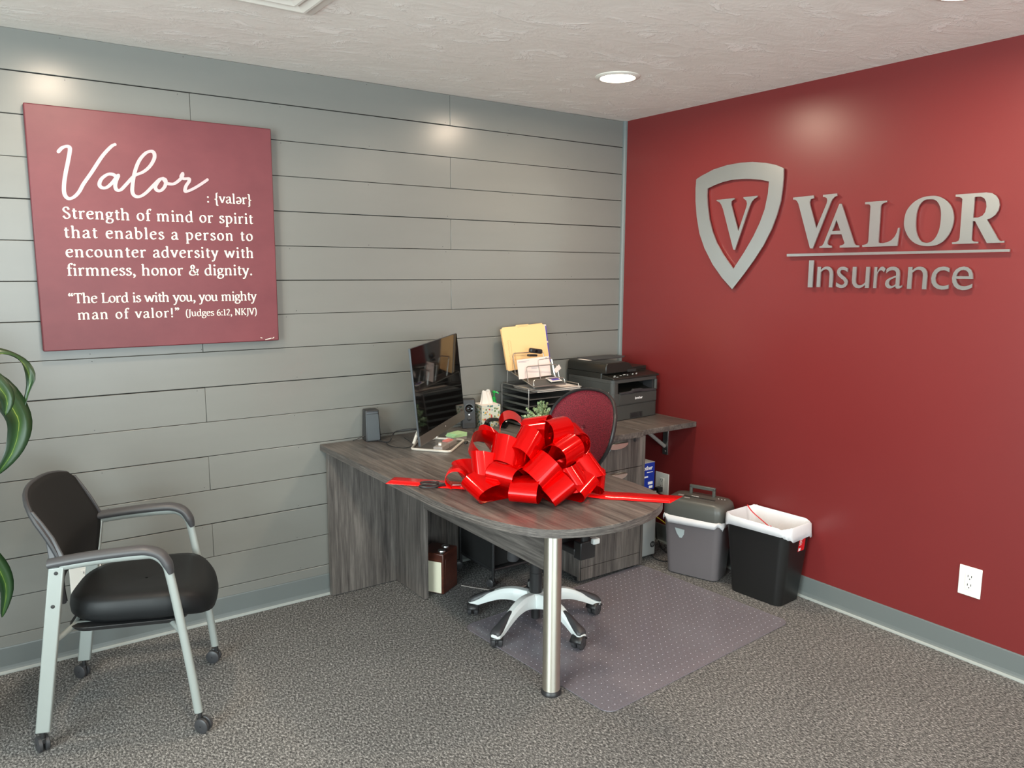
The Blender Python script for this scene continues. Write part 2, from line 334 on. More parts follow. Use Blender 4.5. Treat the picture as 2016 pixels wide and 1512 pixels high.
WALL_SHAPES = {'V':[[(-1.174,1.906),(-1.174,1.915),(-1.282,1.917),(-1.284,1.904),(-1.274,1.903),(-1.267,1.9),(-1.263,1.889),(-1.266,1.876),(-1.306,1.768),(-1.351,1.877),(-1.353,1.89),(-1.35,1.9),(-1.341,1.905),(-1.33,1.907),(-1.33,1.916),(-1.399,1.917),(-1.4,1.906),(-1.39,1.904),(-1.379,1.894),(-1.372,1.883),(-1.293,1.677),(-1.279,1.678),(-1.204,1.885),(-1.195,1.898),(-1.187,1.904)]],'A':[[(-1.328,1.679),(-1.327,1.685),(-1.34,1.688),(-1.348,1.698),(-1.413,1.868),(-1.415,1.871),(-1.424,1.871),(-1.428,1.863),(-1.497,1.699),(-1.501,1.692),(-1.508,1.687),(-1.522,1.686),(-1.522,1.678),(-1.429,1.678),(-1.429,1.687),(-1.44,1.689),(-1.449,1.693),(-1.451,1.699),(-1.434,1.737),(-1.381,1.738),(-1.368,1.708),(-1.367,1.698),(-1.372,1.691),(-1.389,1.687),(-1.39,1.678)],[(-1.405,1.801),(-1.427,1.753),(-1.387,1.752)]],'L':[[(-1.536,1.861),(-1.536,1.87),(-1.634,1.87),(-1.634,1.864),(-1.619,1.86),(-1.61,1.854),(-1.608,1.847),(-1.609,1.698),(-1.612,1.694),(-1.63,1.693),(-1.647,1.696),(-1.665,1.704),(-1.679,1.719),(-1.687,1.736),(-1.691,1.755),(-1.698,1.754),(-1.693,1.68),(-1.537,1.679),(-1.536,1.687),(-1.55,1.689),(-1.56,1.694),(-1.563,1.703),(-1.562,1.85),(-1.559,1.857),(-1.552,1.86)]],'O':[[(-1.819,1.876),(-1.844,1.873),(-1.868,1.862),(-1.888,1.846),(-1.904,1.823),(-1.913,1.795),(-1.914,1.767),(-1.908,1.739),(-1.896,1.713),(-1.878,1.692),(-1.855,1.68),(-1.826,1.676),(-1.796,1.679),(-1.768,1.689),(-1.744,1.708),(-1.727,1.733),(-1.716,1.761),(-1.715,1.791),(-1.721,1.82),(-1.736,1.843),(-1.757,1.861),(-1.786,1.873)],[(-1.816,1.863),(-1.833,1.86),(-1.846,1.85),(-1.857,1.831),(-1.863,1.805),(-1.864,1.771),(-1.861,1.741),(-1.852,1.715),(-1.839,1.698),(-1.823,1.69),(-1.805,1.691),(-1.79,1.699),(-1.777,1.717),(-1.768,1.742),(-1.764,1.771),(-1.764,1.805),(-1.769,1.832),(-1.78,1.851),(-1.796,1.862)]],'R':[[(-1.914,1.866),(-1.914,1.874),(-2.027,1.874),(-2.047,1.87),(-2.063,1.859),(-2.074,1.842),(-2.078,1.824),(-2.075,1.804),(-2.065,1.787),(-2.051,1.776),(-2.038,1.772),(-2.084,1.697),(-2.089,1.691),(-2.095,1.689),(-2.106,1.69),(-2.106,1.683),(-2.045,1.683),(-1.995,1.768),(-1.987,1.768),(-1.988,1.701),(-1.99,1.694),(-1.997,1.69),(-2.013,1.689),(-2.013,1.683),(-1.916,1.682),(-1.915,1.689),(-1.929,1.69),(-1.94,1.695),(-1.943,1.707),(-1.941,1.854),(-1.937,1.86),(-1.928,1.864)],[(-1.986,1.86),(-2.007,1.86),(-2.021,1.853),(-2.029,1.839),(-2.032,1.82),(-2.029,1.8),(-2.02,1.787),(-2.005,1.781),(-1.987,1.781)]],'bar':[[(-1.156,1.654),(-1.157,1.642),(-2.128,1.649),(-2.128,1.659)]],'shield':[[(-0.574,2.052),(-0.61,2.067),(-0.688,2.091),(-0.775,2.104),(-0.86,2.107),(-0.931,2.103),(-1.006,2.091),(-1.064,2.076),(-1.113,2.055),(-1.115,2.012),(-1.112,1.958),(-1.106,1.904),(-1.089,1.841),(-1.063,1.774),(-1.02,1.697),(-0.966,1.623),(-0.909,1.555),(-0.842,1.48),(-0.771,1.54),(-0.708,1.606),(-0.648,1.691),(-0.61,1.768),(-0.587,1.854),(-0.574,1.939),(-0.571,2.005)],[(-0.652,1.997),(-0.698,2.011),(-0.751,2.022),(-0.808,2.028),(-0.87,2.027),(-0.92,2.023),(-0.98,2.014),(-1.034,2.001),(-1.031,1.943),(-1.017,1.871),(-0.992,1.807),(-0.958,1.743),(-0.908,1.668),(-0.844,1.583),(-0.783,1.647),(-0.732,1.713),(-0.699,1.774),(-0.674,1.84),(-0.658,1.915),(-0.652,1.962)]],'v':[[(-0.717,1.93),(-0.717,1.935),(-0.831,1.937),(-0.832,1.93),(-0.819,1.927),(-0.812,1.919),(-0.812,1.908),(-0.864,1.772),(-0.907,1.888),(-0.91,1.904),(-0.905,1.919),(-0.887,1.931),(-0.886,1.937),(-0.97,1.938),(-0.969,1.931),(-0.953,1.925),(-0.937,1.911),(-0.925,1.887),(-0.848,1.678),(-0.838,1.68),(-0.761,1.886),(-0.748,1.91),(-0.736,1.923)]]}
INS = [('I', -1.279, -1.303, 1.499, 1.623), ('n', -1.325, -1.405, 1.501, 1.595), ('s', -1.423, -1.479, 1.499, 1.594), ('u', -1.499, -1.579, 1.5, 1.593), ('r', -1.6, -1.65, 1.502, 1.594), ('a', -1.652, -1.726, 1.502, 1.594), ('n', -1.748, -1.828, 1.502, 1.594), ('c', -1.845, -1.916, 1.502, 1.594), ('e', -1.927, -2.006, 1.502, 1.594)]
SCRIPT = [[(-2.91,2.002),(-2.897,2.017),(-2.882,2.024),(-2.872,2.021),(-2.872,2.007),(-2.881,1.967),(-2.891,1.927),(-2.899,1.886),(-2.901,1.854),(-2.895,1.837),(-2.883,1.832),(-2.866,1.842),(-2.85,1.861),(-2.834,1.89),(-2.805,1.933),(-2.764,1.997),(-2.731,2.036),(-2.716,2.046)],[(-2.718,1.923),(-2.73,1.932),(-2.749,1.931),(-2.771,1.913),(-2.78,1.892),(-2.773,1.88),(-2.756,1.881),(-2.736,1.899),(-2.72,1.92),(-2.711,1.931)],[(-2.711,1.929),(-2.72,1.91),(-2.725,1.889),(-2.721,1.875),(-2.707,1.875),(-2.687,1.896),(-2.662,1.925),(-2.649,1.936),(-2.621,1.95),(-2.596,1.973),(-2.578,2.004),(-2.577,2.025),(-2.588,2.032),(-2.609,2.022),(-2.634,1.991),(-2.653,1.944),(-2.663,1.897),(-2.665,1.868),(-2.656,1.854),(-2.638,1.854),(-2.614,1.871),(-2.584,1.903),(-2.562,1.925),(-2.548,1.93)],[(-2.539,1.914),(-2.542,1.926),(-2.556,1.928),(-2.571,1.912),(-2.58,1.894),(-2.575,1.882),(-2.561,1.881),(-2.546,1.896),(-2.539,1.914)],[(-2.548,1.928),(-2.539,1.914),(-2.531,1.91),(-2.51,1.911),(-2.489,1.926),(-2.478,1.939),(-2.473,1.953)],[(-2.473,1.955),(-2.48,1.941),(-2.47,1.934),(-2.451,1.935),(-2.451,1.924),(-2.463,1.906),(-2.468,1.886),(-2.458,1.885),(-2.431,1.899),(-2.401,1.919),(-2.378,1.936)]]
TEXT = [('Strength of mind or spirit', (-2.914, 1.758), (-2.196, 1.763)), ('that enables a person to', (-2.914, 1.686), (-2.2, 1.691)), ('encounter adversity with', (-2.913, 1.613), (-2.199, 1.619)), ('firmness, honor & dignity.', (-2.914, 1.543), (-2.208, 1.545)), ('“The Lord is with you, you mighty', (-2.915, 1.438), (-2.195, 1.436)), ('man of valor!”', (-2.888, 1.374), (-2.515, 1.373)), ('(Judges 6:12, NKJV)', (-2.493, 1.375), (-2.196, 1.374)), (': {valər}', (-2.386, 1.844), (-2.199, 1.846))]
LOOPS = [((-1.606,-1.097,1.028),(-0.489,-0.853,-0.183),0.04),((-1.512,-1.176,1.027),(0.523,-0.818,0.239),0.042),((-1.48,-1.259,1.025),(-0.995,-0.042,-0.092),0.05),((-1.351,-1.253,0.967),(-0.291,-0.922,-0.257),0.045),((-1.635,-1.249,0.979),(-0.658,-0.169,-0.734),0.042),((-1.708,-1.184,0.938),(-0.358,-0.253,-0.899),0.052),((-1.721,-1.041,0.938),(0.288,0.727,-0.624),0.042),((-1.787,-1.153,0.875),(-0.065,-0.347,-0.936),0.036),((-1.748,-1.266,0.853),(0.636,-0.754,-0.165),0.036),((-1.827,-1.199,0.795),(0.169,-0.907,-0.385),0.036),((-1.713,-1.359,0.795),(0.653,-0.757,-0.018),0.034),((-1.617,-1.359,0.877),(-0.773,0.113,-0.624),0.05),((-1.494,-1.36,0.948),(-0.945,-0.099,-0.312),0.045),((-1.371,-1.312,0.925),(0.508,0.594,-0.624),0.04),((-1.375,-1.371,0.868),(0.355,-0.579,-0.734),0.036),((-1.482,-1.405,0.842),(0.337,-0.541,-0.771),0.04),((-1.577,-1.424,0.795),(-0.832,0.157,-0.532),0.034),((-1.459,-1.433,0.795),(-0.884,-0.235,-0.404),0.03),((-1.347,-1.378,0.795),(-0.607,-0.606,-0.514),0.028),((-1.401,-1.119,0.962),(0.214,-0.971,-0.11),0.045),((-1.624,-0.987,0.928),(0.088,-0.83,-0.55),0.045),((-1.288,-1.187,0.883),(-0.029,-0.679,-0.734),0.045),((-1.724,-0.941,0.795),(-0.0,-0.956,-0.294),0.03),((-1.304,-1.115,0.795),(0.595,-0.748,0.294),0.04)]
# ------------------------------------------------------------------ room shell
XL, YB = -5.6, -5.7
struct('floor', MB().bx(XL-.1, .1, YB-.1, .1, -.05, 0), 'carpet')
struct('ceiling', MB().bx(XL-.1, .1, YB-.1, .1, H, H+.06), 'ceiling')
wb = struct('wall_back', MB().bx(XL, 0, .014, .08, 0, H), 'backing')
S = .1524
rows = [(2.2835, H)]+[(2.2835-(k+1)*S, 2.2835-k*S) for k in range(15)]
rows = [(max(a, 0), b_) for a, b_ in rows if b_ > 0]
g = .0013
for k, (z0, z1) in enumerate(rows):
    js = [0-.012, -1.186, -3.624, XL] if k % 2 == 0 else [0-.012, -2.421, -4.86, XL]
    for a, b_ in zip(js[1:], js[:-1]):
        dz = random.uniform(-.0007, .0007)
        obj('plank', MB().bx(a+.0006, b_-.0006, -.0+random.uniform(-.0006, .0006), .014, z0+g+dz, z1-g+dz), 'plank', wb, bevel=.0014, seg=1)
nl = MB()
for k, (z0, z1) in enumerate(rows):
    for i in range(1, 13):
        if random.random() < .8:
            x = -.4065*i+random.uniform(-.03, .03)
            nl.lathe([(.0017, 0), (.0017, .0016)], 6, (x, .0004, z0+.012+random.uniform(0, .006) if random.random() < .5 else z1-.012), (0, -1, 0))
tag(obj('nail_heads', nl, 'slot', wb), kind='stuff')
struct('wall_right', MB().bx(0, .1, YB, .08, 0, H), 'red_wall')
# unseen walls with the windows that light the room
wl = MB(); wl.bx(XL-.1, XL, YB, .08, 0, .4).bx(XL-.1, XL, YB, .08, 2.3, H).bx(XL-.1, XL, YB, -4.15, .4, 2.3).bx(XL-.1, XL, -1.85, .08, .4, 2.3)
struct('wall_left', wl, 'plain_wall')
wr = MB(); wr.bx(XL-.1, .1, YB-.1, YB, 0, .4).bx(XL-.1, .1, YB-.1, YB, 2.3, H).bx(XL-.1, -4.6, YB-.1, YB, .4, 2.3).bx(-1.2, .1, YB-.1, YB, .4, 2.3)
struct('wall_front', wr, 'plain_wall')
wf = MB()
for y in (-4.15, -3.0, -1.85): wf.bx(XL-.07, XL+.01, y-.03, y+.03, .4, 2.3)
wf.bx(XL-.07, XL+.01, -4.15, -1.85, .38, .44).bx(XL-.07, XL+.01, -4.15, -1.85, 2.26, 2.32)
struct('window_1', wf, 'white_metal')
wf = MB()
for x in (-4.6, -3.47, -2.33, -1.2): wf.bx(x-.03, x+.03, YB-.07, YB+.01, .4, 2.3)
wf.bx(-4.6, -1.2, YB-.07, YB+.01, .38, .44).bx(-4.6, -1.2, YB-.07, YB+.01, 2.26, 2.32)
struct('window_2', wf, 'white_metal')
# corner trim, baseboards
q = [(-.019, 0), (-.019, -.006), (-.016, -.013), (-.010, -.018), (0, -.020), (0, 0)]
struct('trim_1', MB().prism([[(a, b_) for a, b_ in q]], lambda a, b_: (a, b_, .1), lambda a, b_: (a, b_, H)), 'trim', smooth=True)
bpf = [(0, .1053), (.003, .1053), (.0042, .10), (.0042, .028), (.006, .018), (.0095, .011)]
toe = [(.0095, .011), (.014, .0075), (.0165, .003), (.0165, 0), (0, 0), (0, .011)]
bb = struct('baseboard_back', MB().prism([bpf+[(0, .011)]], lambda a, b_: (XL, -a-.0, b_), lambda a, b_: (-.004, -a-.0, b_)), 'trim')
obj('toe_strip', MB().prism([toe], lambda a, b_: (XL, -a, b_), lambda a, b_: (-.004, -a, b_)), 'toe', bb)
bb = struct('baseboard_right', MB().prism([bpf+[(0, .011)]], lambda a, b_: (-a, YB, b_), lambda a, b_: (-a, -.004, b_)), 'trim')
obj('toe_strip', MB().prism([toe], lambda a, b_: (-a, YB, b_), lambda a, b_: (-a, -.004, b_)), 'toe', bb)

# ------------------------------------------------------------------ ceiling fittings
dl = ['round recessed ceiling light near the corner of grey and red walls', 'round recessed ceiling light above the left canvas sign, outside the view',
      'round recessed ceiling light at the top right edge of the picture', 'round recessed ceiling light right above the viewer', 'round recessed ceiling light behind the viewer, red wall side', 'round recessed ceiling light behind the viewer, window side']
for (cx, cy), lb in zip(CANS, dl):
    t = thing('recessed_light', lb, 'ceiling light', (cx, cy, H), group='recessed ceiling lights')
    obj('trim_ring', MB().lathe([(.078, 0), (.100, 0), (.100, -.003), (.094, -.007), (.080, -.009), (.076, -.004)], 40, cap=False), 'white_metal', t, smooth=True)
    obj('diffuser', MB().lathe([(.001, -.004), (.079, -.004), (.079, -.001)], 40, cap=False), 'lamp', t)
t = thing('ceiling_vent', 'white square ceiling air vent with stepped louvres at the top edge', 'vent', (-2.501, -1.094+.0, H))
fr = MB()
def sqring(mb, a, b_, z0, z1):
    P = [[(-k, -k, z) for k, z in ((a, z0), (b_, z1))], [(k, -k, z) for k, z in ((a, z0), (b_, z1))], [(k, k, z) for k, z in ((a, z0), (b_, z1))], [(-k, k, z) for k, z in ((a, z0), (b_, z1))]]
    vs = [p for c in P for p in c]; mb.add(vs, [(2*i, 2*i+1, (2*i+3) % 8, (2*i+2) % 8) for i in range(4)])
sqring(fr, .3, .3, 0, -.008); sqring(fr, .3, .266, -.008, -.012)
obj('frame', fr, 'white_metal', t, solid=.001)
for k, a in enumerate((.262, .215, .168, .121)):
    lv = MB(); sqring(lv, a, a-.008, -.018, -.018); sqring(lv, a-.008, a-.046, -.018, -.004); obj('louvre', lv, 'white_metal', t, solid=.0015)
obj('backing', MB().bx(-.27, .27, -.27, .27, -.002, -.0005), 'trim', t)

# ------------------------------------------------------------------ stroke serif font (x-height 1)
def ell(cx, cy, rx, ry, a0=0, a1=360, n=14): return [(cx+rx*cos(radians(a0+(a1-a0)*i/n)), cy+ry*sin(radians(a0+(a1-a0)*i/n))) for i in range(n+1)]
def Hs(a, b_, y): return ('h', (a, y), (b_, y))
def St(x, y1=.96, y0=.04): return ('l', (x, y1), (x, y0))
_e = [('s', (.17, .58), (.45, .60), (.80, .64)), ('s', (.80, .64), (.72, .9), (.48, .98), (.24, .84), (.15, .5), (.26, .16), (.52, .03), (.82, .18))]
G = {
 'a': (.93, [('s', (.14, .76), (.26, .94), (.48, .98), (.64, .86), (.67, .62), (.67, .3), (.74, .08), (.92, .07)), ('s', (.67, .6), (.4, .52), (.16, .38), (.13, .16), (.28, .03), (.5, .08), (.67, .28))]),
 'b': (1.05, [St(.24, 1.5), ('s', (.24, .78), (.42, .95), (.68, .92), (.86, .68), (.86, .36), (.66, .06), (.42, .02), (.24, .12)), ('h', (.06, 1.42), (.24, 1.5))]),
 'c': (.88, [('s', (.80, .78), (.66, .96), (.42, .95), (.2, .74), (.16, .42), (.3, .12), (.55, .03), (.82, .18))]),
 'd': (1.1, [St(.82, 1.5, .08), ('s', (.82, .8), (.6, .96), (.36, .92), (.18, .66), (.17, .34), (.33, .06), (.58, .03), (.82, .2)), ('h', (.64, 1.42), (.82, 1.5)), ('h', (.82, .08), (1.02, .06))]),
 'e': (.93, _e),
 'f': (.66, [('s', (.74, 1.38), (.60, 1.52), (.40, 1.44), (.32, 1.18), (.32, .6), (.32, .04)), Hs(.1, .64, .95), Hs(.12, .56, .04)]),
 'g': (.98, [('s',)+tuple(ell(.44, .66, .27, .30)), ('s', (.28, .40), (.2, .24), (.4, .13), (.72, .1), (.84, -.1), (.7, -.36), (.4, -.42), (.14, -.32), (.14, -.12), (.3, .1)), ('h', (.64, .86), (.94, .94))]),
 'h': (1.15, [St(.24, 1.5), ('h', (.06, 1.42), (.24, 1.5)), ('s', (.24, .72), (.44, .93), (.68, .95), (.84, .76), (.84, .4), (.84, .04)), Hs(.07, .42, .04), Hs(.67, 1.02, .04)]),
 'i': (.54, [St(.28), ('h', (.1, .88), (.28, .97)), Hs(.1, .47, .04), ('d', (.27, 1.36))]),
 'l': (.52, [St(.27, 1.5), ('h', (.09, 1.42), (.27, 1.5)), Hs(.1, .45, .04)]),
 'm': (1.72, [St(.24), ('h', (.06, .88), (.24, .97)), ('s', (.24, .72), (.42, .93), (.64, .95), (.8, .76), (.8, .4), (.8, .04)), ('s', (.8, .72), (1, .93), (1.22, .95), (1.38, .76), (1.38, .4), (1.38, .04)), Hs(.07, .42, .04), Hs(.64, .96, .04), Hs(1.22, 1.56, .04)]),
 'n': (1.15, [St(.24), ('h', (.06, .88), (.24, .97)), ('s', (.24, .72), (.44, .93), (.68, .95), (.84, .76), (.84, .4), (.84, .04)), Hs(.07, .42, .04), Hs(.67, 1.02, .04)]),
 'o': (1.02, [('s',)+tuple(ell(.51, .5, .36, .46))]),
 'p': (1.1, [St(.26, .96, -.46), ('h', (.08, .88), (.26, .97)), ('s', (.26, .78), (.44, .95), (.7, .92), (.9, .66), (.88, .34), (.7, .06), (.45, .02), (.26, .14)), Hs(.08, .46, -.46)]),
 'r': (.82, [St(.26), ('h', (.08, .88), (.26, .97)), ('s', (.26, .66), (.42, .90), (.60, .96), (.74, .86)), Hs(.09, .48, .04)]),
 's': (.76, [('s', (.62, .78), (.5, .95), (.28, .94), (.18, .76), (.34, .58), (.58, .43), (.66, .22), (.48, .04), (.26, .05), (.12, .22))]),
 't': (.68, [('s', (.32, 1.25), (.32, .7), (.32, .25), (.42, .05), (.64, .12)), Hs(.1, .62, .95)]),
 'u': (1.14, [('s', (.24, .94), (.24, .4), (.34, .1), (.56, .04), (.82, .24)), St(.82, .96, .06), ('h', (.06, .94), (.24, .95)), ('h', (.64, .94), (.82, .95)), ('h', (.82, .06), (1.03, .06))]),
 'v': (1.0, [('l', (.16, .95), (.5, .04)), ('l', (.5, .04), (.84, .95)), Hs(.0, .34, .95), Hs(.68, 1.0, .95)]),
 'w': (1.5, [('l', (.16, .95), (.46, .04)), ('l', (.46, .04), (.76, .92)), ('l', (.74, .92), (1.04, .04)), ('l', (1.04, .04), (1.34, .95)), Hs(.0, .34, .95), Hs(1.2, 1.5, .95)]),
 'y': (1.0, [('l', (.16, .95), (.52, .06)), ('s', (.86, .95), (.52, .06), (.38, -.32), (.24, -.46), (.08, -.4)), Hs(.0, .34, .95), Hs(.68, 1.0, .95)]),
 'ə': (.93, [(k[0],)+tuple((.96-x, 1-y) for x, y in k[1:]) for k in _e]),
 'S': (.98, [('s', (.80, 1.1), (.66, 1.36), (.38, 1.38), (.2, 1.12), (.34, .86), (.66, .64), (.84, .34), (.68, .06), (.38, .03), (.14, .3))]),
 'T': (1.2, [St(.6, 1.38), Hs(.1, 1.1, 1.38), ('h', (.1, 1.38), (.12, 1.12)), ('h', (1.1, 1.38), (1.08, 1.12)), Hs(.4, .8, .04)]),
 'L': (1.05, [St(.3, 1.38), Hs(.1, .52, 1.38), Hs(.1, .96, .04), ('h', (.94, .04), (.98, .34))]),
 'N': (1.35, [St(.26, 1.38), ('l', (.24, 1.38), (1.04, .04)), St(1.04, 1.38, .04), Hs(.06, .3, 1.38), Hs(.86, 1.22, 1.38), Hs(.08, .44, .04)]),
 'K': (1.25, [St(.28, 1.38), ('h', (.3, .66), (.98, 1.36)), ('l', (.46, .82), (1.06, .04)), Hs(.1, .48, 1.38), Hs(.1, .48, .04), Hs(.8, 1.14, 1.38), Hs(.86, 1.2, .04)]),
 'J': (.66, [('s', (.38, 1.38), (.38, .7), (.36, .1), (.26, -.22), (.04, -.3)), Hs(.16, .6, 1.38)]),
 'V': (1.25, [('l', (.2, 1.38), (.62, .04)), ('l', (.62, .04), (1.04, 1.38)), Hs(.02, .4, 1.38), Hs(.86, 1.2, 1.38)]),
 '6': (.95, [('s', (.74, 1.34), (.4, 1.16), (.2, .76), (.18, .36), (.38, .03), (.66, .05), (.8, .36), (.68, .66), (.44, .72), (.22, .5))]),
 '1': (.7, [St(.36, 1.34), ('h', (.14, 1.2), (.36, 1.34)), Hs(.14, .6, .04)]),
 '2': (.95, [('s', (.2, 1.08), (.32, 1.3), (.56, 1.32), (.72, 1.08), (.62, .74), (.4, .4), (.16, .06)), Hs(.16, .82, .05)]),
 '&': (1.4, [('s', (1.24, .78), (1.1, .4), (.86, .1), (.5, .02), (.2, .16), (.18, .46), (.44, .72), (.72, .96), (.76, 1.2), (.56, 1.38), (.38, 1.24), (.42, .98), (.8, .44), (1.28, .04)), Hs(1.0, 1.36, .8)]),
 ',': (.45, [('d', (.22, .1)), ('s', (.3, .1), (.28, -.12), (.12, -.3))]),
 '.': (.45, [('d', (.22, .1))]), ':': (.5, [('d', (.25, .1)), ('d', (.25, .82))]),
 '!': (.5, [('l', (.25, 1.42), (.25, .42)), ('d', (.25, .1))]),
 '“': (.75, [('d', (.2, 1.12)), ('s', (.12, 1.12), (.16, 1.32), (.28, 1.44)), ('d', (.52, 1.12)), ('s', (.44, 1.12), (.48, 1.32), (.6, 1.44))]),
 '”': (.75, [('d', (.2, 1.38)), ('s', (.28, 1.38), (.26, 1.2), (.12, 1.06)), ('d', (.52, 1.38)), ('s', (.6, 1.38), (.58, 1.2), (.44, 1.06))]),
 '(': (.6, [('s', (.5, 1.55), (.28, 1.2), (.2, .6), (.28, 0), (.5, -.35))]), ')': (.6, [('s', (.1, 1.55), (.32, 1.2), (.4, .6), (.32, 0), (.1, -.35))]),
 '{': (.7, [('s', (.6, 1.5), (.4, 1.42), (.38, 1.0), (.34, .66), (.14, .56), (.34, .46), (.38, .12), (.4, -.3), (.6, -.38))]),
 '}': (.7, [('s', (.1, 1.5), (.3, 1.42), (.32, 1.0), (.36, .66), (.56, .56), (.36, .46), (.32, .12), (.3, -.3), (.1, -.38))]),
 ' ': (.6, []),
}
WK = [0]
def write(mb, txt, p0, p1, xh, boldf=1.0):
    adv = sum(G[c][0] for c in txt)*xh; W_ = p1[0]-p0[0]; tr = (W_-adv)/(len(txt)-1) ; x = p0[0]
    nib = lambda t: boldf*.5*sqrt((.215*sin(atan2(t.y, t.x)-radians(18)))**2+.10**2)
    for i, c in enumerate(txt):
        z = p0[1]+(p1[1]-p0[1])*((x-p0[0])/W_)
        for st in G[c][1]:
            k, P = st[0], st[1:]
            q = MB()
            if k == 'd': q.lathe([(.0001, 0), (.135, 0)], 12, (P[0][0], P[0][1], 0), cap=False)
            elif k == 'h':
                a, b_ = Vector((*P[0], 0)), Vector((*P[1], 0)); q.ribbon([a, b_], .06*boldf)
            elif k == 'l':
                a, b_ = Vector((*P[0], 0)), Vector((*P[1], 0)); q.ribbon([a, b_], nib)
            else: q.ribbon(smoothpts([(a, b_, 0) for a, b_ in P], 5), nib)
            WK[0] = (WK[0]+1) % 7; mb.add([(x+v[0]*xh, v[1]*xh+z, .00006*WK[0]) for v in q.v], q.f)
        x += G[c][0]*xh+tr
# ------------------------------------------------------------------ canvas sign on the grey wall
SX, SZ = -2.557, 1.712
t = thing('canvas_sign', 'large square maroon canvas with cream lettering hanging on the grey plank wall', 'sign', (SX, 0, 1.256))
L2 = lambda x, z, y=0: (x-SX, y, z-1.256)
cv = MB()
cv.grid(lambda u, v: (-.4535+.907*u, -.040+.0*u, .912*v), 2, 2)
obj('canvas', MB().bx(-.4535, .4535, -.040, -.004, 0, .912), 'canvas', t, bevel=.004, seg=2)
tb = MB()
xhs = [.030, .030, .030, .030, .0265, .0265, .0195, .027]
for (s_, a, b_), xh in zip(TEXT, xhs): write(tb, s_, a, b_, xh, 1.0 if xh > .025 else .95)
tb.xf(lambda v: L2(v[0], v[1], -.0408-v[2])); tag(obj('lettering', tb, 'canvas_text', t), kind='stuff')
sb = MB()
for k, P in enumerate(SCRIPT):
    pts = smoothpts([(a, b_, 0) for a, b_ in P], 6)
    q = MB().ribbon(pts, lambda t_: .0050+.0022*abs(sin(atan2(t_.y, t_.x)-radians(20)))); sb.add([(v[0], v[1], k*.0003+i_*.000004) for i_, v in enumerate(q.v)], q.f)
    for e_ in (pts[0], pts[-1]): q = MB().lathe([(.0001, 0), (.0056, 0)], 10, (e_.x, e_.y, k*.0003+(.00005 if e_ is pts[0] else .00115)), cap=False); sb.add(q.v, q.f)
sb.xf(lambda v: L2(v[0], v[1], -.0410-v[2])); obj('script_lettering', sb, 'canvas_script', t)
sc_ = MB()
for a, b_ in (((-2.137, 1.268), (-2.165, 1.262)), ((-2.125, 1.272), (-2.133, 1.266)), ((-2.178, 1.270), (-2.186, 1.272))): sc_.ribbon([(*a, 0), (*b_, 0)], .0016)
sc_.xf(lambda v: L2(v[0], v[1], -.0407)); tag(obj('scuff', sc_, 'canvas_text', t), kind='stuff')

# ------------------------------------------------------------------ metal lettering on the red wall
WX = -.018
t = thing('wall_sign', 'brushed metal shield emblem and company name letters standing off the red wall', 'sign', (0, -1.33, 1.48))
SO = MB()
def wl_part(name, loops, parent=t, lab=None, bev=.0008):
    flat = [p for L in loops for p in L]; tr_ = geometry.tessellate_polygon([[Vector((a, b_, 0)) for a, b_ in L] for L in loops])
    ar_ = sorted(tr_, key=lambda q: -abs((flat[q[1]][0]-flat[q[0]][0])*(flat[q[2]][1]-flat[q[0]][1])-(flat[q[2]][0]-flat[q[0]][0])*(flat[q[1]][1]-flat[q[0]][1])))
    for q in ar_[:2]: SO.lathe([(.003, 0), (.003, .0115)], 8, (WX+.0068, sum(flat[i][0] for i in q)/3+1.33, sum(flat[i][1] for i in q)/3-1.48), (1, 0, 0))
    mb = MB().prism([[(a, b_) for a, b_ in L] for L in loops], lambda a, b_: (WX+.007, a+1.33, b_-1.48), lambda a, b_: (WX, a+1.33, b_-1.48))
    o = obj(name, mb, 'steel', parent)
    if lab: o['label'] = lab
    return o
def sm(L, n=3):   # smooth only the curved outlines
    return [(p.x, p.y) for p in smoothpts([(a, b_, 0) for a, b_ in L], n, closed=True)]
wl_part('shield_frame', WALL_SHAPES['shield'], lab='shield outline'); wl_part('letter', WALL_SHAPES['v'], lab='small letter V inside the shield')
for c in 'VAL': wl_part('letter', WALL_SHAPES[c], lab='serif letter '+c)
wl_part('letter', [sm(L) for L in WALL_SHAPES['O']], lab='serif letter O'); wl_part('letter', WALL_SHAPES['R'], lab='serif letter R')
wl_part('underline_bar', WALL_SHAPES['bar'])
for c, y0, y1, z0, z1 in INS:
    if c == 'I': mb = MB().bx(WX, WX+.007, y0+1.33, y1+1.33, z0-1.48, z1-1.48); obj('letter', mb, 'steel', t)['label'] = 'sans letter I'; continue
    mb = text_mb(c, 1, .05, bold=-.005); fit(mb, lambda a, b_, d: (WX+.0035-d*.07, y0+(y1-y0)*a+1.33, z0+(z1-z0)*b_-1.48))
    obj('letter', mb, 'steel', t)['label'] = 'sans letter '+c
so = SO
tag(obj('standoff', so, 'steel', t), kind='stuff')

